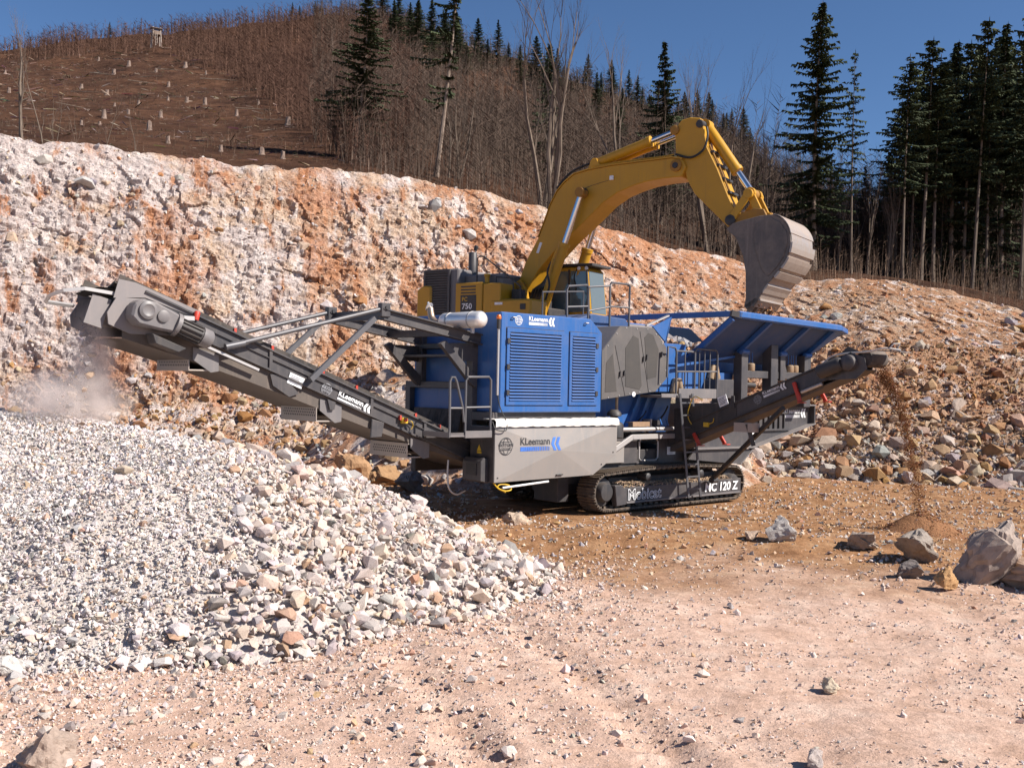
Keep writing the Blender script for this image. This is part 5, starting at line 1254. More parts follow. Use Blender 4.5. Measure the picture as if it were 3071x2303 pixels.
part(MB().bar((5.72, 2.20, 3.915), (9.72, 2.20, 3.88), .16, .14), 'wing_rim', 'blue', ho, bevel=.03)
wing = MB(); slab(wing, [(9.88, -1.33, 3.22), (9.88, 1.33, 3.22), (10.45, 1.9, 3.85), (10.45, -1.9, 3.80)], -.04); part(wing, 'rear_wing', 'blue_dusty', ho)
wing = MB(); slab(wing, [(9.75, -1.33, 3.22), (9.88, -1.33, 3.22), (10.45, -1.9, 3.80), (9.75, -2.16, 3.88)], -.04); part(wing, 'corner_plate', 'blue', ho)
part(MB().bar((9.72, -2.2, 3.835), (10.45, -1.92, 3.80), .12, .13).bar((10.45, -1.92, 3.80), (10.45, 1.92, 3.85), .12, .13), 'wing_rim', 'blue', ho, bevel=.02)
part(MB().bar((5.66, -2.15, 3.93), (5.66, 2.15, 3.96), .08, .12), 'cross_brace', 'blue', ho, bevel=.01)
part(MB().prism([(4.16, 3.61), (4.74, 3.84), (4.66, 3.60), (4.59, 3.30)], -1.30, -1.26), 'front_bracket', 'blue', ho)
part(MB().bar((3.94, -1.30, 3.62), (4.63, -1.30, 3.86), .06, .03), 'lit_strip', 'galv', ho)
part(MB().bar((4.72, -1.28, 3.82), (4.56, -1.28, 3.30), .04, .04), 'strut', 'blue', ho)
part(MB().prism([(4.35, 2.3), (5.35, 2.3), (5.35, 3.3), (4.5, 3.3)], -1.20, 1.1), 'feeder_front', 'blue', ho, bevel=.01)
part(MB().bar((4.9, -1.32, 2.85), (6.9, -1.32, 3.10), .04, .05), 'feeder_flange', 'blue', ho)
part(rbox(5.35, 7.0, -1.20, 1.2, 2.35, 2.74), 'feeder_side', 'blue', ho)
# rock lying in the hopper
P_ = np.stack([rng.uniform(5.6, 9.7, 420), rng.uniform(-1.1, 1.5, 420), np.zeros(420)], -1); P_[:, 2] = 3.05 + .55 * np.exp(-((P_[:, 0] - 6.2) / 1.6) ** 2) * (.6 + .3 * P_[:, 1]) + rng.uniform(-.1, .1, 420); S_ = sizes(420, .07, .3, 1.8)
o = scatter('hopper_load', P_, S_, palette(420, *WARM), M['rock'], BIG, cr); tag(o, kind='stuff')
# supports under the hopper
sf = MB().box(6.88, 7.12, -1.52, -1.30, 2.1, 3.18).box(7.97, 8.24, -1.54, -1.30, 2.0, 3.40).box(8.37, 8.57, -1.52, -1.32, 2.6, 3.18).box(9.36, 9.63, -1.52, -1.30, 2.0, 3.20).box(7.12, 7.97, -1.48, -1.32, 2.64, 2.80).box(8.24, 9.36, -1.48, -1.32, 2.64, 2.80).box(7.0, 10.1, -1.2, -1.05, 2.0, 2.2)
sf.prism([(8.25, 2.80), (8.40, 3.16), (8.54, 3.16), (8.72, 2.80)], -1.47, -1.34)
su = part(sf, 'support_frame', 'grey', bevel=.008)
part(MB().box(7.05, 7.32, 1.10, 1.32, 1.2, 3.20).box(8.18, 8.46, 1.10, 1.34, 1.2, 3.3).box(9.62, 9.90, 1.10, 1.32, 1.4, 3.22), 'support_frame', 'grey')
for x in (7.0, 8.47, 9.50): part(MB().lathe((x, -1.50, 3.21), (1, 0, 0), [(-.13, .04), (-.12, .06), (.12, .06), (.13, .04)], 10), 'wing_hinge', 'blue', su, True)
for x in (7.38, 8.92, 9.12): 
    part(MB().lathe((x, -1.4, 2.80), Z, [(0, .085), (.02, .095), (.15, .095), (.17, .07)], 14), 'feeder_spring', 'spring', su, True)
    part(MB().path([(x - .08, -1.4, 2.97), (x - .05, -1.4, 3.05), (x - .06, -1.4, 3.2)], .012, 6).path([(x + .08, -1.4, 2.97), (x + .05, -1.4, 3.05), (x + .06, -1.4, 3.2)], .012, 6), 'spring_hanger', 'blue', su)
part(MB().tube((7.1, -1.35, 2.5), (7.6, -1.35, 2.48), .06, n=10), 'locking_cylinder', 'dark', su, True)
part(MB().prism([(7.35, 2.3), (7.9, 2.5), (7.7, 2.65), (7.3, 2.55)], -1.0, -.9), 'blue_cover', 'blue', su)
# rear side plates of the chassis
sp_ = part(MB().prism([(5.6, 1.13), (7.75, 1.10), (10.2, 1.59), (10.2, 2.03), (7.3, 2.01), (5.6, 1.9)], -1.16, -1.10), 'rear_side_plate', 'grey', bevel=.006)
part(MB().prism([(5.38, .90), (7.18, .74), (7.70, 1.06), (5.6, 1.10)], -1.30, -1.26), 'lower_side_plate', 'grey', sp_)
part(MB().bar((5.55, -1.26, 1.115), (7.74, -1.26, 1.10), .22, .03), 'flange', 'grey_light', sp_)
part(MB().bar((7.74, -1.22, 1.10), (10.22, -1.22, 1.60), .20, .03), 'flange', 'grey_light', sp_)
part(MB().bar((7.70, -1.28, 1.10), (7.18, -1.28, .74), .12, .03), 'flange', 'grey_light', sp_)
part(MB().bar((7.0, -1.22, 2.03), (10.22, -1.22, 2.04), .2, .03), 'flange', 'grey_light', sp_)
part(MB().box(10.18, 10.22, -1.3, 1.2, 1.58, 2.03), 'rear_plate', 'grey', sp_)
part(MB().prism([(5.6, 1.13), (7.75, 1.10), (10.2, 1.59), (10.2, 2.03), (7.3, 2.01), (5.6, 1.9)], 1.10, 1.16), 'far_side_plate', 'grey', sp_)
for i in range(7): part(rbox(7.85 + i * .2, 7.89 + i * .2, -1.20, -1.16, 1.50, 1.84), 'rib_bar', 'dark', sp_)
part(rbox(7.75, 9.3, -1.22, -1.16, 1.45, 1.49), 'rib_rail', 'grey', sp_); part(rbox(7.75, 9.2, -1.21, -1.16, 1.84, 1.87), 'rib_rail', 'grey', sp_)
logo((9.12, -1.162, 1.74), X, Z, .215, sp_, M['white'], M['white'], M['white'])
notice((7.70, -1.165, 1.20), X, (.1, 0, 1), .22, .22, sp_, 3)
for r_ in range(4): part(rbox(9.0, 10.1, -1.13, -1.11, 2.08 + r_ * .09, 2.12 + r_ * .09), 'grille_bar', 'mesh_grey', sp_)

# ---- side conveyor (natural fines), square to the machine
xc, xw = 5.02, .62
zs = lambda y: 2.11 - .382 * (y + 2.7)
US = Vector((0, -1, .382)).normalized(); VS = Vector((0, .382, 1)).normalized()
b = MB()
for x0, x1 in ((xc, xc + .03), (xc + xw, xc + xw + .03)):
    b.loft([(x0, y, z) for y, z in ((-1.0, zs(-1.) + .0), (-5.25, zs(-5.25) + .02), (-5.25, zs(-5.25) - .28), (-1.0, zs(-1.) - .30))], [(x1, y, z) for y, z in ((-1.0, zs(-1.) + .0), (-5.25, zs(-5.25) + .02), (-5.25, zs(-5.25) - .28), (-1.0, zs(-1.) - .30))])
sc_ = part(b, 'side_conveyor', 'grey', bevel=.006)
part(MB().loft([(xc - .01, y, z) for y, z in ((-1.2, 1.95), (-2.05, 2.08), (-2.75, 2.15), (-2.75, 1.86), (-1.2, 1.25))], [(xc - .004, y, z) for y, z in ((-1.2, 1.95), (-2.05, 2.08), (-2.75, 2.15), (-2.75, 1.86), (-1.2, 1.25))]), 'tail_skirt', 'dark', sc_)
part(MB().bar((xc + xw / 2 + .02, -.9, zs(-.9) - .06), (xc + xw / 2 + .02, -5.45, zs(-5.45) - .06), xw - .04, .03), 'belt', 'belt', sc_)
part(MB().bar((xc + xw / 2 + .02, -.9, zs(-.9) - .42), (xc + xw / 2 + .02, -5.35, zs(-5.35) - .34), xw - .08, .02), 'return_belt', 'beltside', sc_)
part(MB().loft([(xc + .05, y, z) for y, z in ((-.9, zs(-.9) - .30), (-4.6, zs(-4.6) - .29), (-4.6, zs(-4.6) - .40), (-.9, zs(-.9) - .43))], [(xc + .06, y, z) for y, z in ((-.9, zs(-.9) - .30), (-4.6, zs(-4.6) - .29), (-4.6, zs(-4.6) - .40), (-.9, zs(-.9) - .43))]), 'belt_side', 'beltside', sc_)
part(MB().lathe((xc + .04, -5.42, zs(-5.42) - .17), X, [(0, .14), (.02, .155), (xw - .06, .155), (xw - .04, .14)], 18), 'head_drum', 'belt', sc_, True)
part(MB().bar((xc - .012, -1.6, zs(-1.6) - .0), (xc - .012, -5.2, zs(-5.2) + .02), .05, .03).bar((xc - .012, -1.6, zs(-1.6) - .295), (xc - .012, -5.2, zs(-5.2) - .27), .05, .03), 'edge_flange', 'dark', sc_)
part(MB().loft([(xc - .03, y, z) for y, z in ((-4.55, 2.58), (-4.75, 2.98), (-5.2, 3.08), (-5.45, 3.0), (-5.5, 2.80), (-5.3, 2.62))], [(xc - .015, y, z) for y, z in ((-4.55, 2.58), (-4.75, 2.98), (-5.2, 3.08), (-5.45, 3.0), (-5.5, 2.80), (-5.3, 2.62))]), 'head_plate', 'grey', sc_)
part(MB().lathe((xc - .13, -4.60, 2.72), (0, -1, .382), [(0, .09), (.03, .13), (.46, .13), (.50, .10)], 16), 'drive_motor', 'dark', sc_, True)
part(MB().lathe((xc - .03, -5.18, 2.90), (-1, 0, 0), [(0, .15), (.12, .14), (.16, .09)], 16), 'motor_gearbox', 'grey', sc_, True)
part(MB().path(curve_pts([(xc - .1, -4.70, 2.90), (xc - .08, -4.85, 3.02), (xc - .02, -5.15, 3.08), (xc + .02, -5.5, 3.10), (xc + .1, -5.75, 3.16), (xc + .3, -5.95, 3.13)], 5), .018, 6), 'guard_wire', 'galv', sc_, True)
part(MB().path([(xc + .15, -5.80, 3.14), (xc + .18, -5.88, 3.24), (xc + .32, -5.92, 3.25), (xc + .36, -5.85, 3.15)], .014, 5), 'guard_wire', 'galv', sc_, True)
part(MB().add([(xc + .1, -5.62, 3.13), (xc + .6, -5.62, 3.13), (xc + .55, -6.02, 3.11), (xc + .15, -6.02, 3.11), (xc + .1, -5.62, 3.115), (xc + .6, -5.62, 3.115), (xc + .55, -6.02, 3.095), (xc + .15, -6.02, 3.095)], [(0, 1, 2, 3), (7, 6, 5, 4), (0, 4, 5, 1), (1, 5, 6, 2), (2, 6, 7, 3), (3, 7, 4, 0)]), 'end_shield', 'grey_light', sc_)
part(MB().loft([(xc + .02, -4.9, 3.03), (xc + .02, -5.1, 3.20), (xc + .02, -5.3, 3.12)], [(xc + .03, -4.9, 3.03), (xc + .03, -5.1, 3.20), (xc + .03, -5.3, 3.12)]), 'fin_plate', 'dark', sc_)
part(MB().path([(xc - .03, -4.62, 2.52), (xc - .03, -4.2, 2.36)], .03, 6), 'tension_rod', 'galv', sc_)
notice(Vector((xc - .016, -2.36, 2.02)), US, VS, .22, .20, sc_, 5)
globe(Vector((xc - .018, -3.24, 2.20)), US, VS, .085, sc_, M['print_grey']); logo(Vector((xc - .018, -3.38, 2.235)), US, VS, .13, sc_, M['white'], M['white'], M['white'])
part(MB().loft([(xc - .04, y, z) for y, z in ((-2.58, 2.02), (-2.64, 2.26), (-2.70, 2.26), (-2.72, 2.02))], [(xc - .015, y, z) for y, z in ((-2.58, 2.02), (-2.64, 2.26), (-2.70, 2.26), (-2.72, 2.02))]), 'lifting_lug', 'dark', sc_)
part(MB().box(xc - .05, xc + .2, -3.15, -2.72, 1.56, 1.74), 'roller_guard', 'mesh_grey', sc_)
part(MB().bar((xc - .05, -3.84, 2.06), (5.78, -1.62, .50), .07, .09), 'support_strut', 'dark', sc_, bevel=.006)
part(MB().bar((xc - .03, -3.02, 1.72), (xc + .05, -3.12, 1.30), .06, .08), 'support_leg', 'dark', sc_)
part(MB().lathe((5.70, -1.66, .48), (1, 0, 0), [(0, .07), (.16, .07)], 10), 'strut_foot', 'dark', sc_)
for x, ya, za, yb, zb in ((xc - .05, -4.05, 2.54, -4.19, 2.18), (xc + xw + .06, -4.13, 2.45, -4.28, 2.20), (xc - .04, -1.74, 1.48, -1.88, 1.25), (xc + xw + .05, -1.83, 1.48, -1.99, 1.26)):
    part(MB().bar((x, ya, za), (x, yb, zb), .05, .07).box(x - .06, x + .06, yb - .1, yb + .03, zb - .02, zb), 'red_bracket', 'red', sc_, bevel=.005)
eb = part(MB().box(xc - .05, xc - .012, -2.10, -1.98, 1.62, 1.71), 'emergency_stop', 'yellow_plastic', sc_)
part(MB().path(curve_pts([(xc - .03, -2.1, 1.68), (xc - .03, -2.2, 1.72), (xc - .03, -2.22, 1.80)], 4), .008, 5), 'yellow_cable', 'yellow_plastic', eb)
part(MB().path(curve_pts([(xc - .05, -1.95, 2.16), (xc - .06, -1.75, 2.22), (xc - .06, -1.62, 2.0), (xc - .06, -1.60, 1.80), (xc - .05, -1.68, 1.66)], 5), .010, 5), 'yellow_cable', 'yellow_plastic', sc_, True)

# ---- crawler tracks
def crawler(y0, y1, near):
    cxl, cxr, cz, rr = 2.68, 6.72, .375, .335
    loop = []
    for i in range(12): q = math.pi / 2 + math.pi * i / 11; loop.append((cxl + rr * math.cos(q), cz + rr * math.sin(q)))
    for i in range(1, 30): loop.append((cxl + (cxr - cxl) * i / 30, cz - rr))
    for i in range(12): q = -math.pi / 2 + math.pi * i / 11; loop.append((cxr + rr * math.cos(q), cz + rr * math.sin(q)))
    for i in range(1, 30):
        t = i / 30; loop.append((cxr - (cxr - cxl) * t, cz + rr + .075 * math.sin(math.pi * t)))
    L = [0]; n = len(loop)
    for i in range(n): a_, b_ = loop[i], loop[(i + 1) % n]; L.append(L[-1] + math.hypot(b_[0] - a_[0], b_[1] - a_[1]))
    ym = (y0 + y1) / 2; w = (y1 - y0) / 2
    s_ = -1 if near else 1; yo = y0 if near else y1      # outer side
    fb = MB().prism([(3.05, .16), (3.05, .44), (6.95, .46), (6.95, .17)], min(yo, yo - s_ * .34), max(yo, yo - s_ * .34))
    tf = part(fb, 'crawler_track', 'grey', bevel=.008)
    tf.location = (0, s_ * .012, 0)
    part(MB().prism([(2.92, .10), (2.86, .50), (3.06, .50), (3.20, .36), (3.20, .12)], min(yo + s_ * .03, yo - s_ * .1), max(yo + s_ * .03, yo - s_ * .1)), 'frame_end', 'grey', tf, bevel=.01)
    part(MB().bar((3.2, yo + s_ * .012, .155), (6.9, yo + s_ * .012, .165), .04, .03), 'frame_lip', 'grey_light', tf)
    sh = MB().box(-.078, .078, -w, w, -.012, .014).box(-.066, -.048, -w, w, .014, .042).box(-.008, .010, -w, w, .014, .042).box(.050, .066, -w, w, .014, .038).box(-.05, .05, -w * .35, w * .35, -.055, -.012)
    me = sh.mesh('track_shoe', M['track']); ns = round(L[-1] / .166)
    for k in range(ns):
        d = L[-1] * k / ns; i = max(j for j in range(n) if L[j] <= d); t = (d - L[i]) / (L[i + 1] - L[i]); a_, b_ = loop[i], loop[(i + 1) % n]
        px, pz = a_[0] + (b_[0] - a_[0]) * t, a_[1] + (b_[1] - a_[1]) * t
        o = obj('track_shoe', me, None, tf); o.location = (px, ym, pz)
        dx, dz = b_[0] - a_[0], b_[1] - a_[1]      # travel; outside lies to the right of travel (loop runs counter-clockwise in xz)
        nx, nz = dz, -dx; nx, nz = (-nx, -nz) if (nx * (px - 4.7) * .1 + nz * (pz - cz)) < 0 and abs(px - 4.7) < 2.0 else (nx, nz)
        if abs(px - 4.7) >= 2.0:
            c = cxl if px < 4.7 else cxr; nx, nz = px - c, pz - cz
        o.rotation_euler = (0, math.atan2(nx, nz), 0)
    for c, nm, r0 in ((cxl, 'sprocket', .27), (cxr, 'idler', .28)):
        part(MB().lathe((c, yo - s_ * .06 if near else yo - .06, cz), (0, s_, 0), [(-.3, r0), (-.08, r0), (-.07, .19), (.02, .18), (.05, .16), (.06, .06)], 24), nm, 'dark', tf, True)
    for k in range(9): part(MB().lathe((3.25 + k * .42, ym - .12, .135), Y_, [(0, .075), (.05, .085), (.19, .085), (.24, .075)], 12), 'track_roller', 'dark', tf, True)
    for x in (3.9, 5.6): part(MB().lathe((x, yo - s_ * .03, .615), (0, s_, 0), [(-.25, .07), (0, .08), (.02, .05)], 12), 'carrier_roller', 'dark', tf, True)
    part(MB().box(3.1, 6.9, min(yo - s_ * .36, yo - s_ * .46), max(yo - s_ * .36, yo - s_ * .46), .20, .60), 'frame_web', 'dark', tf)
    return tf
tn = crawler(-1.5, -1.04, True); crawler(1.04, 1.5, False)
lettering('Mobicat', (3.25, -1.516, .195), X, Z, 1.0, .22, M['white'], tn, .035, 0., off=.004)
lettering('Mobicat', (3.2645, -1.516, .2095), X, Z, .971, .191, M['grey'], tn, -.014, 0., off=.010)
lettering('MC 120 Z', (5.66, -1.514, .225), X, Z, 1.17, .19, M['white'], tn, .03, .12, off=.006)
# soil lying on the track frame
n_ = 2000; P_ = np.stack([rng.uniform(3.1, 6.9, n_), rng.uniform(-1.5, -1.18, n_), np.zeros(n_)], -1)
P_[:, 2] = .455 + .10 * fbm(P_[:, 0] * 2.2, P_[:, 1] * 3, o=3) * sstep(-1.52, -1.38, P_[:, 1]) + rng.uniform(-.01, .01, n_); S_ = sizes(n_, .009, .035, 2)
o = scatter('track_soil', P_, S_, palette(n_, [(.50, .36, .24), (.42, .29, .19), (.55, .43, .32)], [2, 1, 1]), M['soil'], SMALL, tn); tag(o, kind='stuff'); o.location = (0, 0, 0)

# ================================================================== excavator on the bench
EX = Vector((.3478, 30.438, 2.6)); 
ex = empty('excavator', EX, R(-34), 'yellow crawler excavator with raised boom tipping its bucket over the hopper', 'excavator')
def ep(mb, name, mat, parent=ex, smooth=False, bevel=0.): return part(mb, name, mat, parent, smooth, bevel)
# undercarriage
for s_ in (-1, 1):
    y0, y1 = (s_ * 1.75, s_ * 1.2) if s_ < 0 else (1.2, 1.75)
    t = ep(MB().prism([(-2.2, .0), (2.2, .0), (2.55, .25), (2.6, .55), (2.3, .88), (-2.3, .88), (-2.6, .55), (-2.55, .25)], y0, y1), 'crawler_track', 'track', bevel=.05)
    for k in range(22): ep(MB().box(-2.3 + k * .21, -2.14 + k * .21, y0 - .03, y1 + .03, .88, .93), 'track_shoe', 'track', t)
ep(MB().box(-1.0, 1.0, -1.2, 1.2, .45, .9).lathe((0, 0, .9), Z, [(0, .8), (.18, .8)], 24), 'car_body', 'dark')
# upper structure
ub = ep(MB().box(-2.55, 1.35, -1.6, 1.6, 1.08, 1.40), 'deck', 'yellow_dk', bevel=.03)
cw = ep(MB().prism([(-2.85, 1.15), (-2.3, 1.15), (-2.3, 2.66), (-2.6, 2.68), (-2.85, 2.55)], -1.62, 1.6), 'counterweight', 'yellow', bevel=.05)
hg = ep(MB().box(-2.62, -1.36, -1.52, 1.2, 1.42, 3.15).box(-1.36, .0, -1.2, 1.2, 2.4, 2.98), 'engine_hood', 'grey_light', bevel=.04)
ep(MB().box(-2.55, -1.72, -1.535, -1.522, 1.5, 3.08), 'grille_back', 'dark', hg)
for i in range(21):
    z = 1.55 + i * .073; ep(MB().add([(-2.54, -1.535, z), (-1.73, -1.535, z), (-1.73, -1.575, z + .02), (-2.54, -1.575, z + .02), (-2.54, -1.535, z + .03), (-1.73, -1.535, z + .03), (-1.73, -1.575, z + .045), (-2.54, -1.575, z + .045)], [(3, 2, 1, 0), (4, 5, 6, 7), (0, 1, 5, 4), (1, 2, 6, 5), (2, 3, 7, 6), (3, 0, 4, 7)]), 'grille_slat', 'grey', hg)
ep(MB().box(-2.62, -2.55, -1.58, -1.52, 1.45, 3.13).box(-1.72, -1.64, -1.58, -1.52, 1.45, 3.13).box(-2.55, -1.72, -1.58, -1.52, 3.08, 3.14), 'grille_frame', 'grey', hg)
sd_ = ep(MB().box(-1.36, -.40, -1.66, -1.2, 1.35, 2.70), 'side_door', 'yellow', bevel=.025)
for i in range(3): ep(rbox(-1.15, -.62, -1.668, -1.655, 2.62 - i * .09 - .06, 2.62 - i * .09 - .02), 'vent_slot', 'dark', sd_)
ep(rbox(-1.16, -.60, -1.667, -1.655, 1.62, 2.34), 'name_panel', 'dark', sd_)
lettering('PC', (-1.10, -1.668, 2.16), X, Z, .19, .12, M['print_yellow'], sd_, .02)
lettering('750', (-1.10, -1.668, 1.93), X, Z, .36, .17, M['white'], sd_, .02)
lettering('SE', (-1.08, -1.668, 1.74), X, Z, .16, .11, M['white'], sd_, .02)
ep(MB().box(-.385, .22, -1.64, -1.0, 1.35, 2.66), 'tool_box', 'yellow', bevel=.025)
ep(MB().box(.23, .62, -1.55, -.75, 1.35, 2.2), 'tank_step', 'yellow_dk', bevel=.02)
ep(MB().box(-.10, 1.28, -1.66, -.80, 1.38, 2.18), 'fuel_tank', 'yellow', bevel=.05)
ep(rbox(.92, 1.10, -1.672, -1.655, 1.88, 2.04), 'step_recess', 'dark')
ep(rbox(.05, .32, -1.668, -1.658, 2.03, 2.10), 'warning_label', 'white')
ep(MB().box(.3, .6, -1.2, -.9, 2.2, 2.5), 'work_lamp', 'dark', bevel=.02)
ep(MB().lathe((-1.42, -.75, 2.98), Z, [(0, .13), (.7, .125), (.72, .11)], 14), 'exhaust_stack', 'grey', smooth=True)
ep(MB().lathe((-1.34, -.75, 3.75), (.4, 0, 1), [(0, .05), (.12, .07), (.16, .05)], 10), 'stack_cap', 'dark', smooth=True)
ep(MB().lathe((-.45, -1.35, 2.70), Z, [(0, .07), (.18, .07), (.19, .10), (.26, .09)], 10), 'intake_pipe', 'yellow', smooth=True)
ep(MB().path([(-.78, -1.4, 2.70), (-.78, -1.4, 3.42), (-.68, -1.4, 3.48), (-.52, -1.4, 3.45), (.80, -1.5, 2.55), (.86, -1.55, 2.42), (.86, -1.6, 1.80)], .024, 6), 'handrail', 'dark', smooth=True)
ep(MB().path([(-.2, -1.25, 2.66), (-.2, -1.25, 2.88), (.5, -1.25, 2.80)], .018, 5), 'handrail', 'dark')
# cab
cb = ep(MB().prism([(.55, 1.35), (1.86, 1.35), (1.92, 1.9), (1.78, 3.18), (1.66, 3.28), (.55, 3.28)], .55, 1.55), 'cab', 'yellow', bevel=.03)
ep(MB().prism([(.45, 3.30), (1.98, 3.28), (1.98, 3.36), (.45, 3.38)], .48, 1.62), 'cab_roof', 'dark', cb, bevel=.01)
ep(MB().prism([(1.20, 1.95), (1.84, 1.95), (1.74, 3.14), (1.22, 3.16)], .535, .549), 'window', 'cabglass', cb)
ep(MB().prism([(.62, 1.95), (1.14, 1.95), (1.14, 3.16), (.62, 3.16)], .535, .549), 'window', 'cabglass', cb)
ep(MB().add([(1.925, .62, 1.92), (1.925, 1.48, 1.92), (1.795, 1.48, 3.14), (1.795, .62, 3.14)], [(0, 1, 2, 3)]), 'windscreen', 'cabglass', cb)
ep(MB().bar((1.17, .53, 1.9), (1.17, .53, 3.2), .05, .02).bar((1.88, .53, 1.9), (1.77, .53, 3.2), .06, .03), 'window_post', 'dark', cb)
for x in (1.55, 1.8): ep(MB().lathe((x, .50, 3.22), (0, -1, 0), [(0, .04), (.05, .055)], 10), 'cab_lamp', 'white', cb)
# machinery behind the boom foot
ep(MB().box(.2, 1.2, -.6, .5, 1.4, 2.0).box(.4, .8, -.3, .3, 2.0, 2.6), 'hydraulic_valve_block', 'dark', bevel=.03)
for i in range(5): ep(MB().path(curve_pts([(.35 + i * .1, -.3 + .1 * i, 2.0), (.45 + i * .1, -.32, 2.5), (.75 + i * .05, -.25, 2.75), (.9, -.2 + i * .05, 3.0)], 5), .035, 7), 'hydraulic_hose', 'hose', smooth=True)
ep(MB().prism([(-.35, 1.4), (.65, 1.4), (.42, 2.55), (.18, 2.85), (-.12, 2.7)], -.62, -.50), 'boom_bracket', 'yellow', bevel=.02)
ep(MB().prism([(-.35, 1.4), (.65, 1.4), (.42, 2.55), (.18, 2.85), (-.12, 2.7)], .50, .62), 'boom_bracket', 'yellow', bevel=.02)
# boom
top = [(-.05, 2.62), (.25, 3.38), (.68, 4.06), (.91, 4.59), (1.05, 4.95), (1.28, 5.34), (1.51, 5.57), (1.84, 5.78), (2.30, 5.86), (2.99, 5.91), (4.09, 5.92), (4.85, 5.93), (5.17, 5.86)]
low = [(5.27, 5.66), (5.14, 5.40), (4.6, 5.40), (4.1, 5.36), (3.7, 5.28), (3.23, 5.14), (2.79, 4.90), (2.43, 4.60), (2.06, 4.30), (1.65, 4.0), (1.27, 3.66), (.70, 3.10), (.30, 2.50), (.10, 2.42)]
bm_ = ep(MB().prism((top + low)[::-1], -.42, .42), 'boom', 'yellow', bevel=.02)
ep(MB().prism([(t_[0], t_[1]) for t_ in top[2:]] + [(t_[0], t_[1] + .035) for t_ in top[2:]][::-1], -.45, -.30), 'boom_edge_plate', 'yellow', bm_)
def pin(x, y0, y1, z, r, mat='yellow_dk', parent=bm_, nm='pin'): return ep(MB().lathe((x, y0, z), Y_, [(0, r * .8), (.02, r), (y1 - y0 - .02, r), (y1 - y0, r * .8)], 16), nm, mat, parent, True)
pin(5.0, -.50, .50, 5.70, .16); pin(5.0, -.53, .53, 5.70, .085, 'dark'); pin(2.19, -.62, .62, 5.22, .13, 'dark'); pin(.18, -.64, .64, 2.66, .12)
ep(MB().box(3.0, 3.12, -.47, -.42, 5.50, 5.62), 'work_lamp', 'white', bm_, bevel=.01)
ep(MB().prism([(.62, 3.62), (.70, 3.60), (.82, 3.90), (.74, 3.92)], -.428, -.422), 'warning_label', 'white', bm_)
ep(MB().path(curve_pts([(1.2, -.30, 5.45), (1.6, -.3, 5.83), (2.1, -.3, 6.02), (2.45, -.25, 6.08)], 5), .035, 6), 'hydraulic_hose', 'hose', bm_, True)
ep(MB().path(curve_pts([(2.4, -.36, 5.95), (3.4, -.36, 6.0), (4.5, -.36, 6.0), (4.9, -.38, 6.02)], 4), .022, 6), 'hydraulic_pipe', 'yellow', bm_, True)
ep(MB().path(curve_pts([(2.95, -.425, 5.5), (2.5, -.43, 5.42), (2.2, -.43, 5.35)], 4), .006, 4), 'lamp_cable', 'dark', bm_)
# cylinders
def cyl(a, b, f, r, nm, rod=.55, parent=ex):
    a, b = Vector(a), Vector(b); m_ = a + (b - a) * f; d = (b - a).normalized()
    c = ep(MB().lathe(a, d, [(0, r * .9), (.05, r), ((m_ - a).length - .12, r), ((m_ - a).length - .11, r * 1.14), ((m_ - a).length, r * 1.14)], 18), nm, 'yellow', parent, True)
    ep(MB().tube(m_ - d * .05, b, r * rod, n=14), 'rod', 'chrome', c, True)
    ep(MB().lathe(b - Y_ * r * .9, Y_, [(0, r * .9), (r * 1.8, r * .9)], 14), 'rod_eye', 'yellow_dk', c, True)
    ep(MB().lathe(a - Y_ * r, Y_, [(0, r * 1.05), (r * 2, r * 1.05)], 14), 'base_eye', 'yellow', c, True); return c
for y in (-.75, .75):
    c = cyl((1.0, y, 1.72), (2.19, y * .78, 5.20), .60, .155, 'boom_cylinder')
    ep(MB().path(curve_pts([(1.25, y - .12, 2.2), (1.42, y - .2, 2.6), (1.35, y - .2, 3.0), (1.52, y - .17, 3.35)], 5), .03, 6), 'hydraulic_hose', 'hose', c, True)
    ep(MB().path([(1.62, y - .13, 3.65), (1.50, y - .19, 3.3), (1.40, y - .19, 2.95)], .028, 6), 'hydraulic_pipe', 'yellow', c, True)
for y in (-.17, .17): cyl((2.42, y, 6.07), (4.86, y, 6.70), .70, .135, 'arm_cylinder')
ep(MB().prism([(2.2, 5.86), (2.68, 5.90), (2.50, 6.18), (2.36, 6.18)], -.34, .34), 'cylinder_bracket', 'yellow', bm_, bevel=.01)
# arm
armp = [(4.90, 6.55), (4.93, 6.78), (5.08, 6.93), (5.33, 6.97), (5.62, 6.92), (5.70, 6.75), (5.83, 6.12), (6.13, 5.53), (6.46, 4.75), (6.70, 4.29), (6.66, 4.02), (6.46, 3.98), (5.87, 4.56), (5.5, 4.93), (5.28, 5.31), (5.12, 5.80), (4.94, 5.98)]
ar = ep(MB().prism(armp[::-1], -.33, .33), 'arm', 'yellow', bevel=.02)
pin(4.90, -.40, .40, 6.68, .13, 'yellow_dk', ar); pin(5.62, -.38, .38, 6.76, .11, 'dark', ar); pin(6.53, -.42, .42, 4.15, .14, 'dark', ar)
ep(MB().path(curve_pts([(4.95, -.38, 6.02), (5.4, -.42, 5.88), (5.75, -.40, 6.05), (5.85, -.36, 6.4), (5.80, -.3, 6.66)], 6), .030, 7), 'hydraulic_hose', 'hose', ar, True)
ep(MB().path([(5.86, -.25, 6.2), (6.14, -.25, 5.62), (6.44, -.25, 4.95)], .024, 6), 'hydraulic_pipe', 'yellow_dk', ar)
for k in range(4): ep(MB().box(-.05, .05, -.28, .28, 0, .06), 'pipe_clamp', 'dark', ar).location = (5.95 + k * .16, 0, 5.98 - k * .37)
cyl((5.66, 0, 6.78), (6.99, 0, 4.84), .68, .145, 'bucket_cylinder', .6)
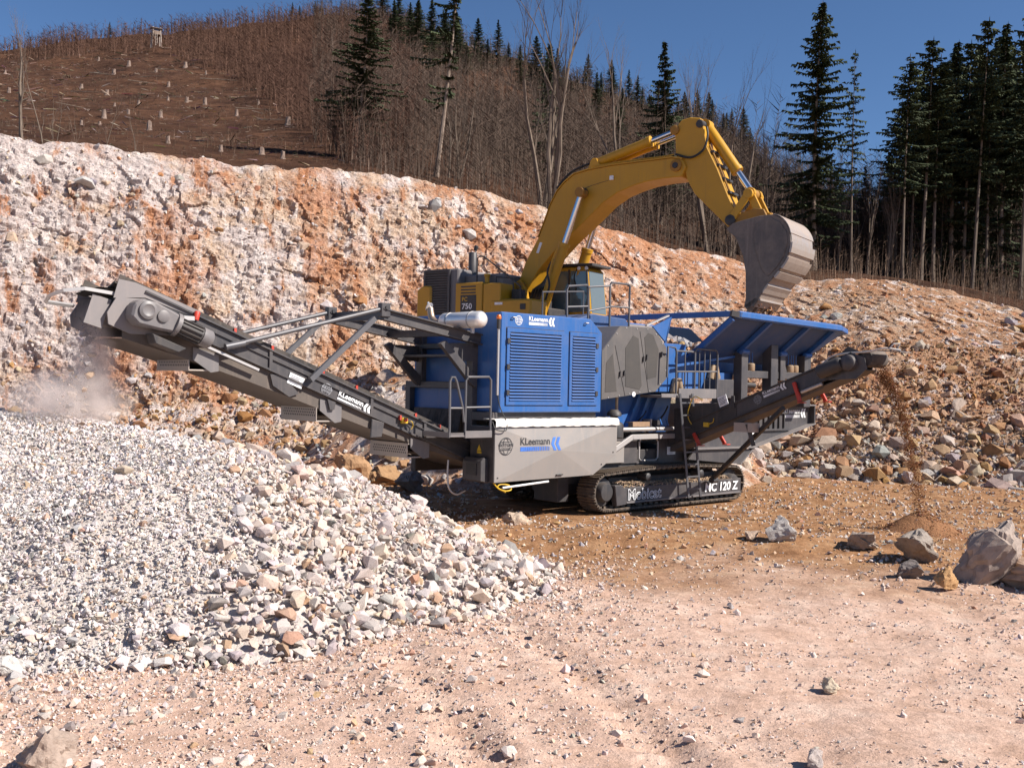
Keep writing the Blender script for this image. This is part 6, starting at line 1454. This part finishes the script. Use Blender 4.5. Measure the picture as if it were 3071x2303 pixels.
for y in (-.36, .36):
    ep(MB().bar((6.53, y, 4.15), (7.0, y, 4.80), .07, .20, (-.8, 0, .6)).lathe((7.0, y - .05, 4.80), Y_, [(0, .13), (.1, .13)], 14), 'side_link', 'yellow', ar, bevel=.01)
for y in (-.24, .24):
    ep(MB().bar((7.0, y, 4.83), (7.30, y, 4.22), .09, .20, (.8, 0, .5)).lathe((7.0, y - .06, 4.83), Y_, [(0, .15), (.12, .15)], 14).lathe((7.30, y - .06, 4.24), Y_, [(0, .14), (.12, .14)], 14), 'bucket_link', 'yellow', ar, bevel=.01)
# bucket
out = [(6.80, 3.98), (7.12, 4.05), (7.50, 4.12), (7.86, 4.13), (8.10, 4.00), (8.27, 3.74), (8.31, 3.40), (8.23, 3.05), (8.07, 2.80), (7.90, 2.59), (7.68, 2.34), (7.52, 2.05), (7.38, 1.86)]
inn = [(7.14, 1.84), (7.18, 2.1), (7.16, 2.74), (7.08, 3.14), (6.88, 3.62), (6.62, 3.84)]
W = .86
bk = ep(MB().prism((out + inn)[::-1], -W, -W + .05), 'bucket', 'bucket', bevel=.008)
ep(MB().prism((out + inn)[::-1], W - .05, W), 'side_plate', 'bucket', bk, bevel=.008)
sh_ = MB(); o2 = curve_pts([(x, 0, z) for x, z in out], 3); cen = Vector((7.6, 0, 3.1)); i2 = [p + (cen - p).normalized() * .05 for p in o2]
for a_, b_, c_, d_ in zip(o2[:-1], o2[1:], i2[:-1], i2[1:]):
    sh_.add([(a_.x, -W + .05, a_.z), (b_.x, -W + .05, b_.z), (b_.x, W - .05, b_.z), (a_.x, W - .05, a_.z), (c_.x, -W + .05, c_.z), (d_.x, -W + .05, d_.z), (d_.x, W - .05, d_.z), (c_.x, W - .05, c_.z)], [(0, 1, 2, 3), (7, 6, 5, 4)])
ep(sh_, 'back_shell', 'bucket_lit', bk, True)
def strap(i0, i1, pr=.055):
    b = MB()
    for q in range(i0, i1):
        a_, c_ = o2[q], o2[q + 1]; na, nc = (a_ - cen).normalized() * pr, (c_ - cen).normalized() * pr
        A_, B_ = a_ + na, c_ + nc
        b.add([(a_.x, -W - .02, a_.z), (c_.x, -W - .02, c_.z), (B_.x, -W - .02, B_.z), (A_.x, -W - .02, A_.z), (a_.x, W + .02, a_.z), (c_.x, W + .02, c_.z), (B_.x, W + .02, B_.z), (A_.x, W + .02, A_.z)], [(0, 1, 2, 3), (7, 6, 5, 4), (3, 2, 6, 7), (0, 3, 7, 4), (1, 5, 6, 2)])
    ep(b, 'wear_strap', 'bucket_lit', bk)
strap(9, 16, .02); strap(18, 20); strap(21, 24); strap(25, 27); strap(29, 31)
ep(MB().prism([(7.44, 3.95), (7.80, 4.05), (8.04, 3.92), (8.20, 3.68), (8.23, 3.40), (8.14, 3.07), (7.98, 2.82), (7.75, 2.60), (7.60, 2.75), (7.48, 3.05), (7.38, 3.40), (7.36, 3.70)][::-1], -W - .022, -W), 'cheek_plate', 'bucket', bk, bevel=.012)
ep(MB().bar((7.53, -W + .02, 2.03), (7.53, W - .02, 2.03), .06, .05), 'lip_bar', 'bucket_lit', bk)
ep(MB().prism([(7.20, 1.80), (7.50, 2.02), (7.44, 2.08), (7.16, 1.90)], -W, W), 'lip', 'bucket', bk)
for i in range(5):
    y = -.72 + i * .36
    ep(MB().loft([(7.22, y - .09, 1.86), (7.42, y - .09, 1.98), (7.42, y + .09, 1.98), (7.22, y + .09, 1.86)], [(7.12, y - .04, 1.58), (7.16, y - .04, 1.57), (7.16, y + .04, 1.57), (7.12, y + .04, 1.58)]), 'tooth', 'bucket', bk, bevel=.01)
    ep(MB().box(7.33, 7.42, y - .05, y + .05, 1.96, 2.03), 'tooth_cap', 'bucket_lit', bk)
for y in (-.30, .30): ep(MB().prism([(6.45, 3.95), (6.55, 4.32), (6.75, 4.30), (7.15, 4.42), (7.40, 4.38), (7.55, 4.08), (6.7, 3.8)], y - .04, y + .04), 'bucket_ear', 'yellow_dk', bk, bevel=.01)
n_ = 160; P_ = np.stack([rng.uniform(7.12, 7.5, n_), rng.uniform(-.75, .75, n_), rng.uniform(1.62, 2.3, n_)], -1)
o = scatter('bucket_soil', P_, sizes(n_, .03, .10, 2), palette(n_, [(.36, .19, .10), (.26, .13, .07), (.45, .33, .24)], [2, 2, 1]), M['soil'], SMALL, bk); tag(o, kind='stuff')

# ================================================================== falling material and dust
lw = lambda x, y, z: Vector((-1.1475 + x * .7431 - y * .6691, 18.7804 + x * .6691 + y * .7431, z))
# stones falling from the main conveyor
hd0 = lw(-6.32, -.1, 3.02)
fs = random.Random(3)
for i in range(16):
    t = (i + .5) / 16; fall = 1.15 * t
    p = hd0 + Vector((-.743, -.669, 0)) * (.10 + .38 * math.sqrt(t)) + Vector((fs.uniform(-.25, .25), fs.uniform(-.25, .25), -fall))
    c = fs.choice([(.34, .31, .31), (.45, .38, .33), (.30, .28, .29), (.5, .36, .25)])
    tag(single('falling_stone', p, fs.uniform(.035, .085), c, M['stone']), f'dark stone in mid-air falling from the main conveyor head, {nth(i + 1)} from the top', 'stone', 'stones falling off the main conveyor')
n_ = 700; t = rng.random(n_); P_ = np.stack([hd0.x - .743 * (.05 + .40 * np.sqrt(t)) + rng.normal(0, .11, n_), hd0.y - .669 * (.05 + .40 * np.sqrt(t)) + rng.normal(0, .2, n_), hd0.z + .1 - 1.25 * t], -1)
tag(scatter('falling_grit', P_, sizes(n_, .008, .035, 2), palette(n_, [(.45, .39, .35), (.33, .29, .28), (.5, .38, .29)], [2, 2, 1]), M['stone'], SMALL), 'fine grit pouring from the main conveyor head into the dust', 'grit', kind='stuff')
# dust blowing down from the conveyor head
def dust_mat():
    m = bpy.data.materials.new('stone_dust'); m.use_nodes = True; nt = m.node_tree; nt.nodes.clear()
    out_ = N(nt, 'ShaderNodeOutputMaterial'); pv = N(nt, 'ShaderNodeVolumePrincipled'); pv.inputs['Color'].default_value = (.95, .86, .82, 1)
    g = N(nt, 'ShaderNodeNewGeometry'); n = noise_node(nt, 2.6, 4, g.outputs['Position'], .6); r = ramp(nt, n.outputs[0], [(.36, .1), (.68, 1.)])
    tc = N(nt, 'ShaderNodeTexCoord'); ln = N(nt, 'ShaderNodeVectorMath', operation='LENGTH'); nt.links.new(tc.outputs['Object'], ln.inputs[0])
    fo = N(nt, 'ShaderNodeMapRange'); fo.inputs[1].default_value = 1.0; fo.inputs[2].default_value = .25; fo.inputs[3].default_value = 0.; fo.inputs[4].default_value = 1.; nt.links.new(ln.outputs['Value'], fo.inputs[0])
    mu = N(nt, 'ShaderNodeMath', operation='MULTIPLY'); nt.links.new(r.outputs[0], mu.inputs[0]); nt.links.new(fo.outputs[0], mu.inputs[1])
    m2 = N(nt, 'ShaderNodeMath', operation='MULTIPLY'); m2.inputs[1].default_value = 5.0; nt.links.new(mu.outputs[0], m2.inputs[0])
    nt.links.new(m2.outputs[0], pv.inputs['Density']); nt.links.new(pv.outputs[0], out_.inputs['Volume']); return m
DM = dust_mat()
def puff(c, r, label):
    b = MB().lathe((0, 0, -1), Z, [(0, .02)] + [(1 - math.cos(math.pi * k / 10), math.sin(math.pi * k / 10)) for k in range(1, 10)] + [(2, .02)], 16)
    o = b.build('dust_cloud', DM, None, True); o.location = c; o.scale = r; tag(o, label, 'dust', kind='stuff'); return o
puff(hd0 + Vector((-.12, -.1, -.58)), (.42, .46, 1.05), 'pinkish dust plume falling from the main conveyor head')
puff(hd0 + Vector((-.06, -.06, -.34)), (.27, .34, .55), 'dense narrow dust just below the main conveyor head')
puff(hd0 + Vector((-.42, -.1, -.98)), (.95, .9, .52), 'pale dust hanging over the top of the white stone pile')
# soil stream from the side conveyor and the small heap below it
s0 = lw(5.33, -5.55, 2.66); n_ = 9500
t = rng.random(n_) ** .8; T_ = .73
tt = t * T_; sp = rng.normal(0, 1, (n_, 3)) * np.array([.024, .024, .03]) * (1 + 1.6 * t)[:, None]
dv = np.array([.669, -.743]) * 1.15
P_ = np.stack([s0.x + dv[0] * tt + sp[:, 0], s0.y + dv[1] * tt + sp[:, 1], s0.z + .2 * tt - 4.9 * tt * tt + sp[:, 2] * 3], -1)
P_ = P_[P_[:, 2] > .1]; n_ = len(P_)
GRAINS = [chunk(300 + i, 5) for i in range(6)]
SO = ([(.27, .115, .045), (.21, .085, .033), (.33, .165, .08)], [2, 2, 1])
tag(scatter('falling_soil', P_, sizes(n_, .0065, .017, 2), palette(n_, *SO), M['soil'], GRAINS), 'stream of rusty soil pouring off the side conveyor', 'soil', kind='stuff')
hc = (float(s0.x + dv[0] * T_), float(s0.y + dv[1] * T_))
xs, ys = np.meshgrid(np.linspace(-1.1, 1.1, 60), np.linspace(-1.1, 1.1, 60)); d = np.hypot(xs, ys)
hz = .40 - np.sqrt(d * d + .006) * .58 + (fbm(xs + 9, ys, o=4, s=3) - .5) * .12
sh0 = empty('soil_heap', (hc[0], hc[1], 0), 0, 'small fresh heap of rusty soil under the side conveyor stream', 'soil heap')
hm = stone_mat('heap_soil', (.30, .15, .075), .8, 12)
obj('heap_body', grid_mesh('heap_body', np.stack([xs, ys, np.maximum(hz, -.3)], -1), hm, True, np.ones((xs.size, 3))), None, sh0)
n_ = 1800; x, y = rng.normal(0, .38, n_), rng.normal(0, .38, n_); d = np.hypot(x, y); z = np.maximum(.40 - np.sqrt(d * d + .006) * .58, floor_z(*hc) ) + .01
o = scatter('heap_soil', np.stack([x, y, z], -1), sizes(n_, .008, .035, 2), palette(n_, [(.28, .13, .06), (.36, .2, .11), (.45, .33, .25)], [3, 2, .6]), M['soil'], SMALL, sh0); tag(o, kind='stuff')
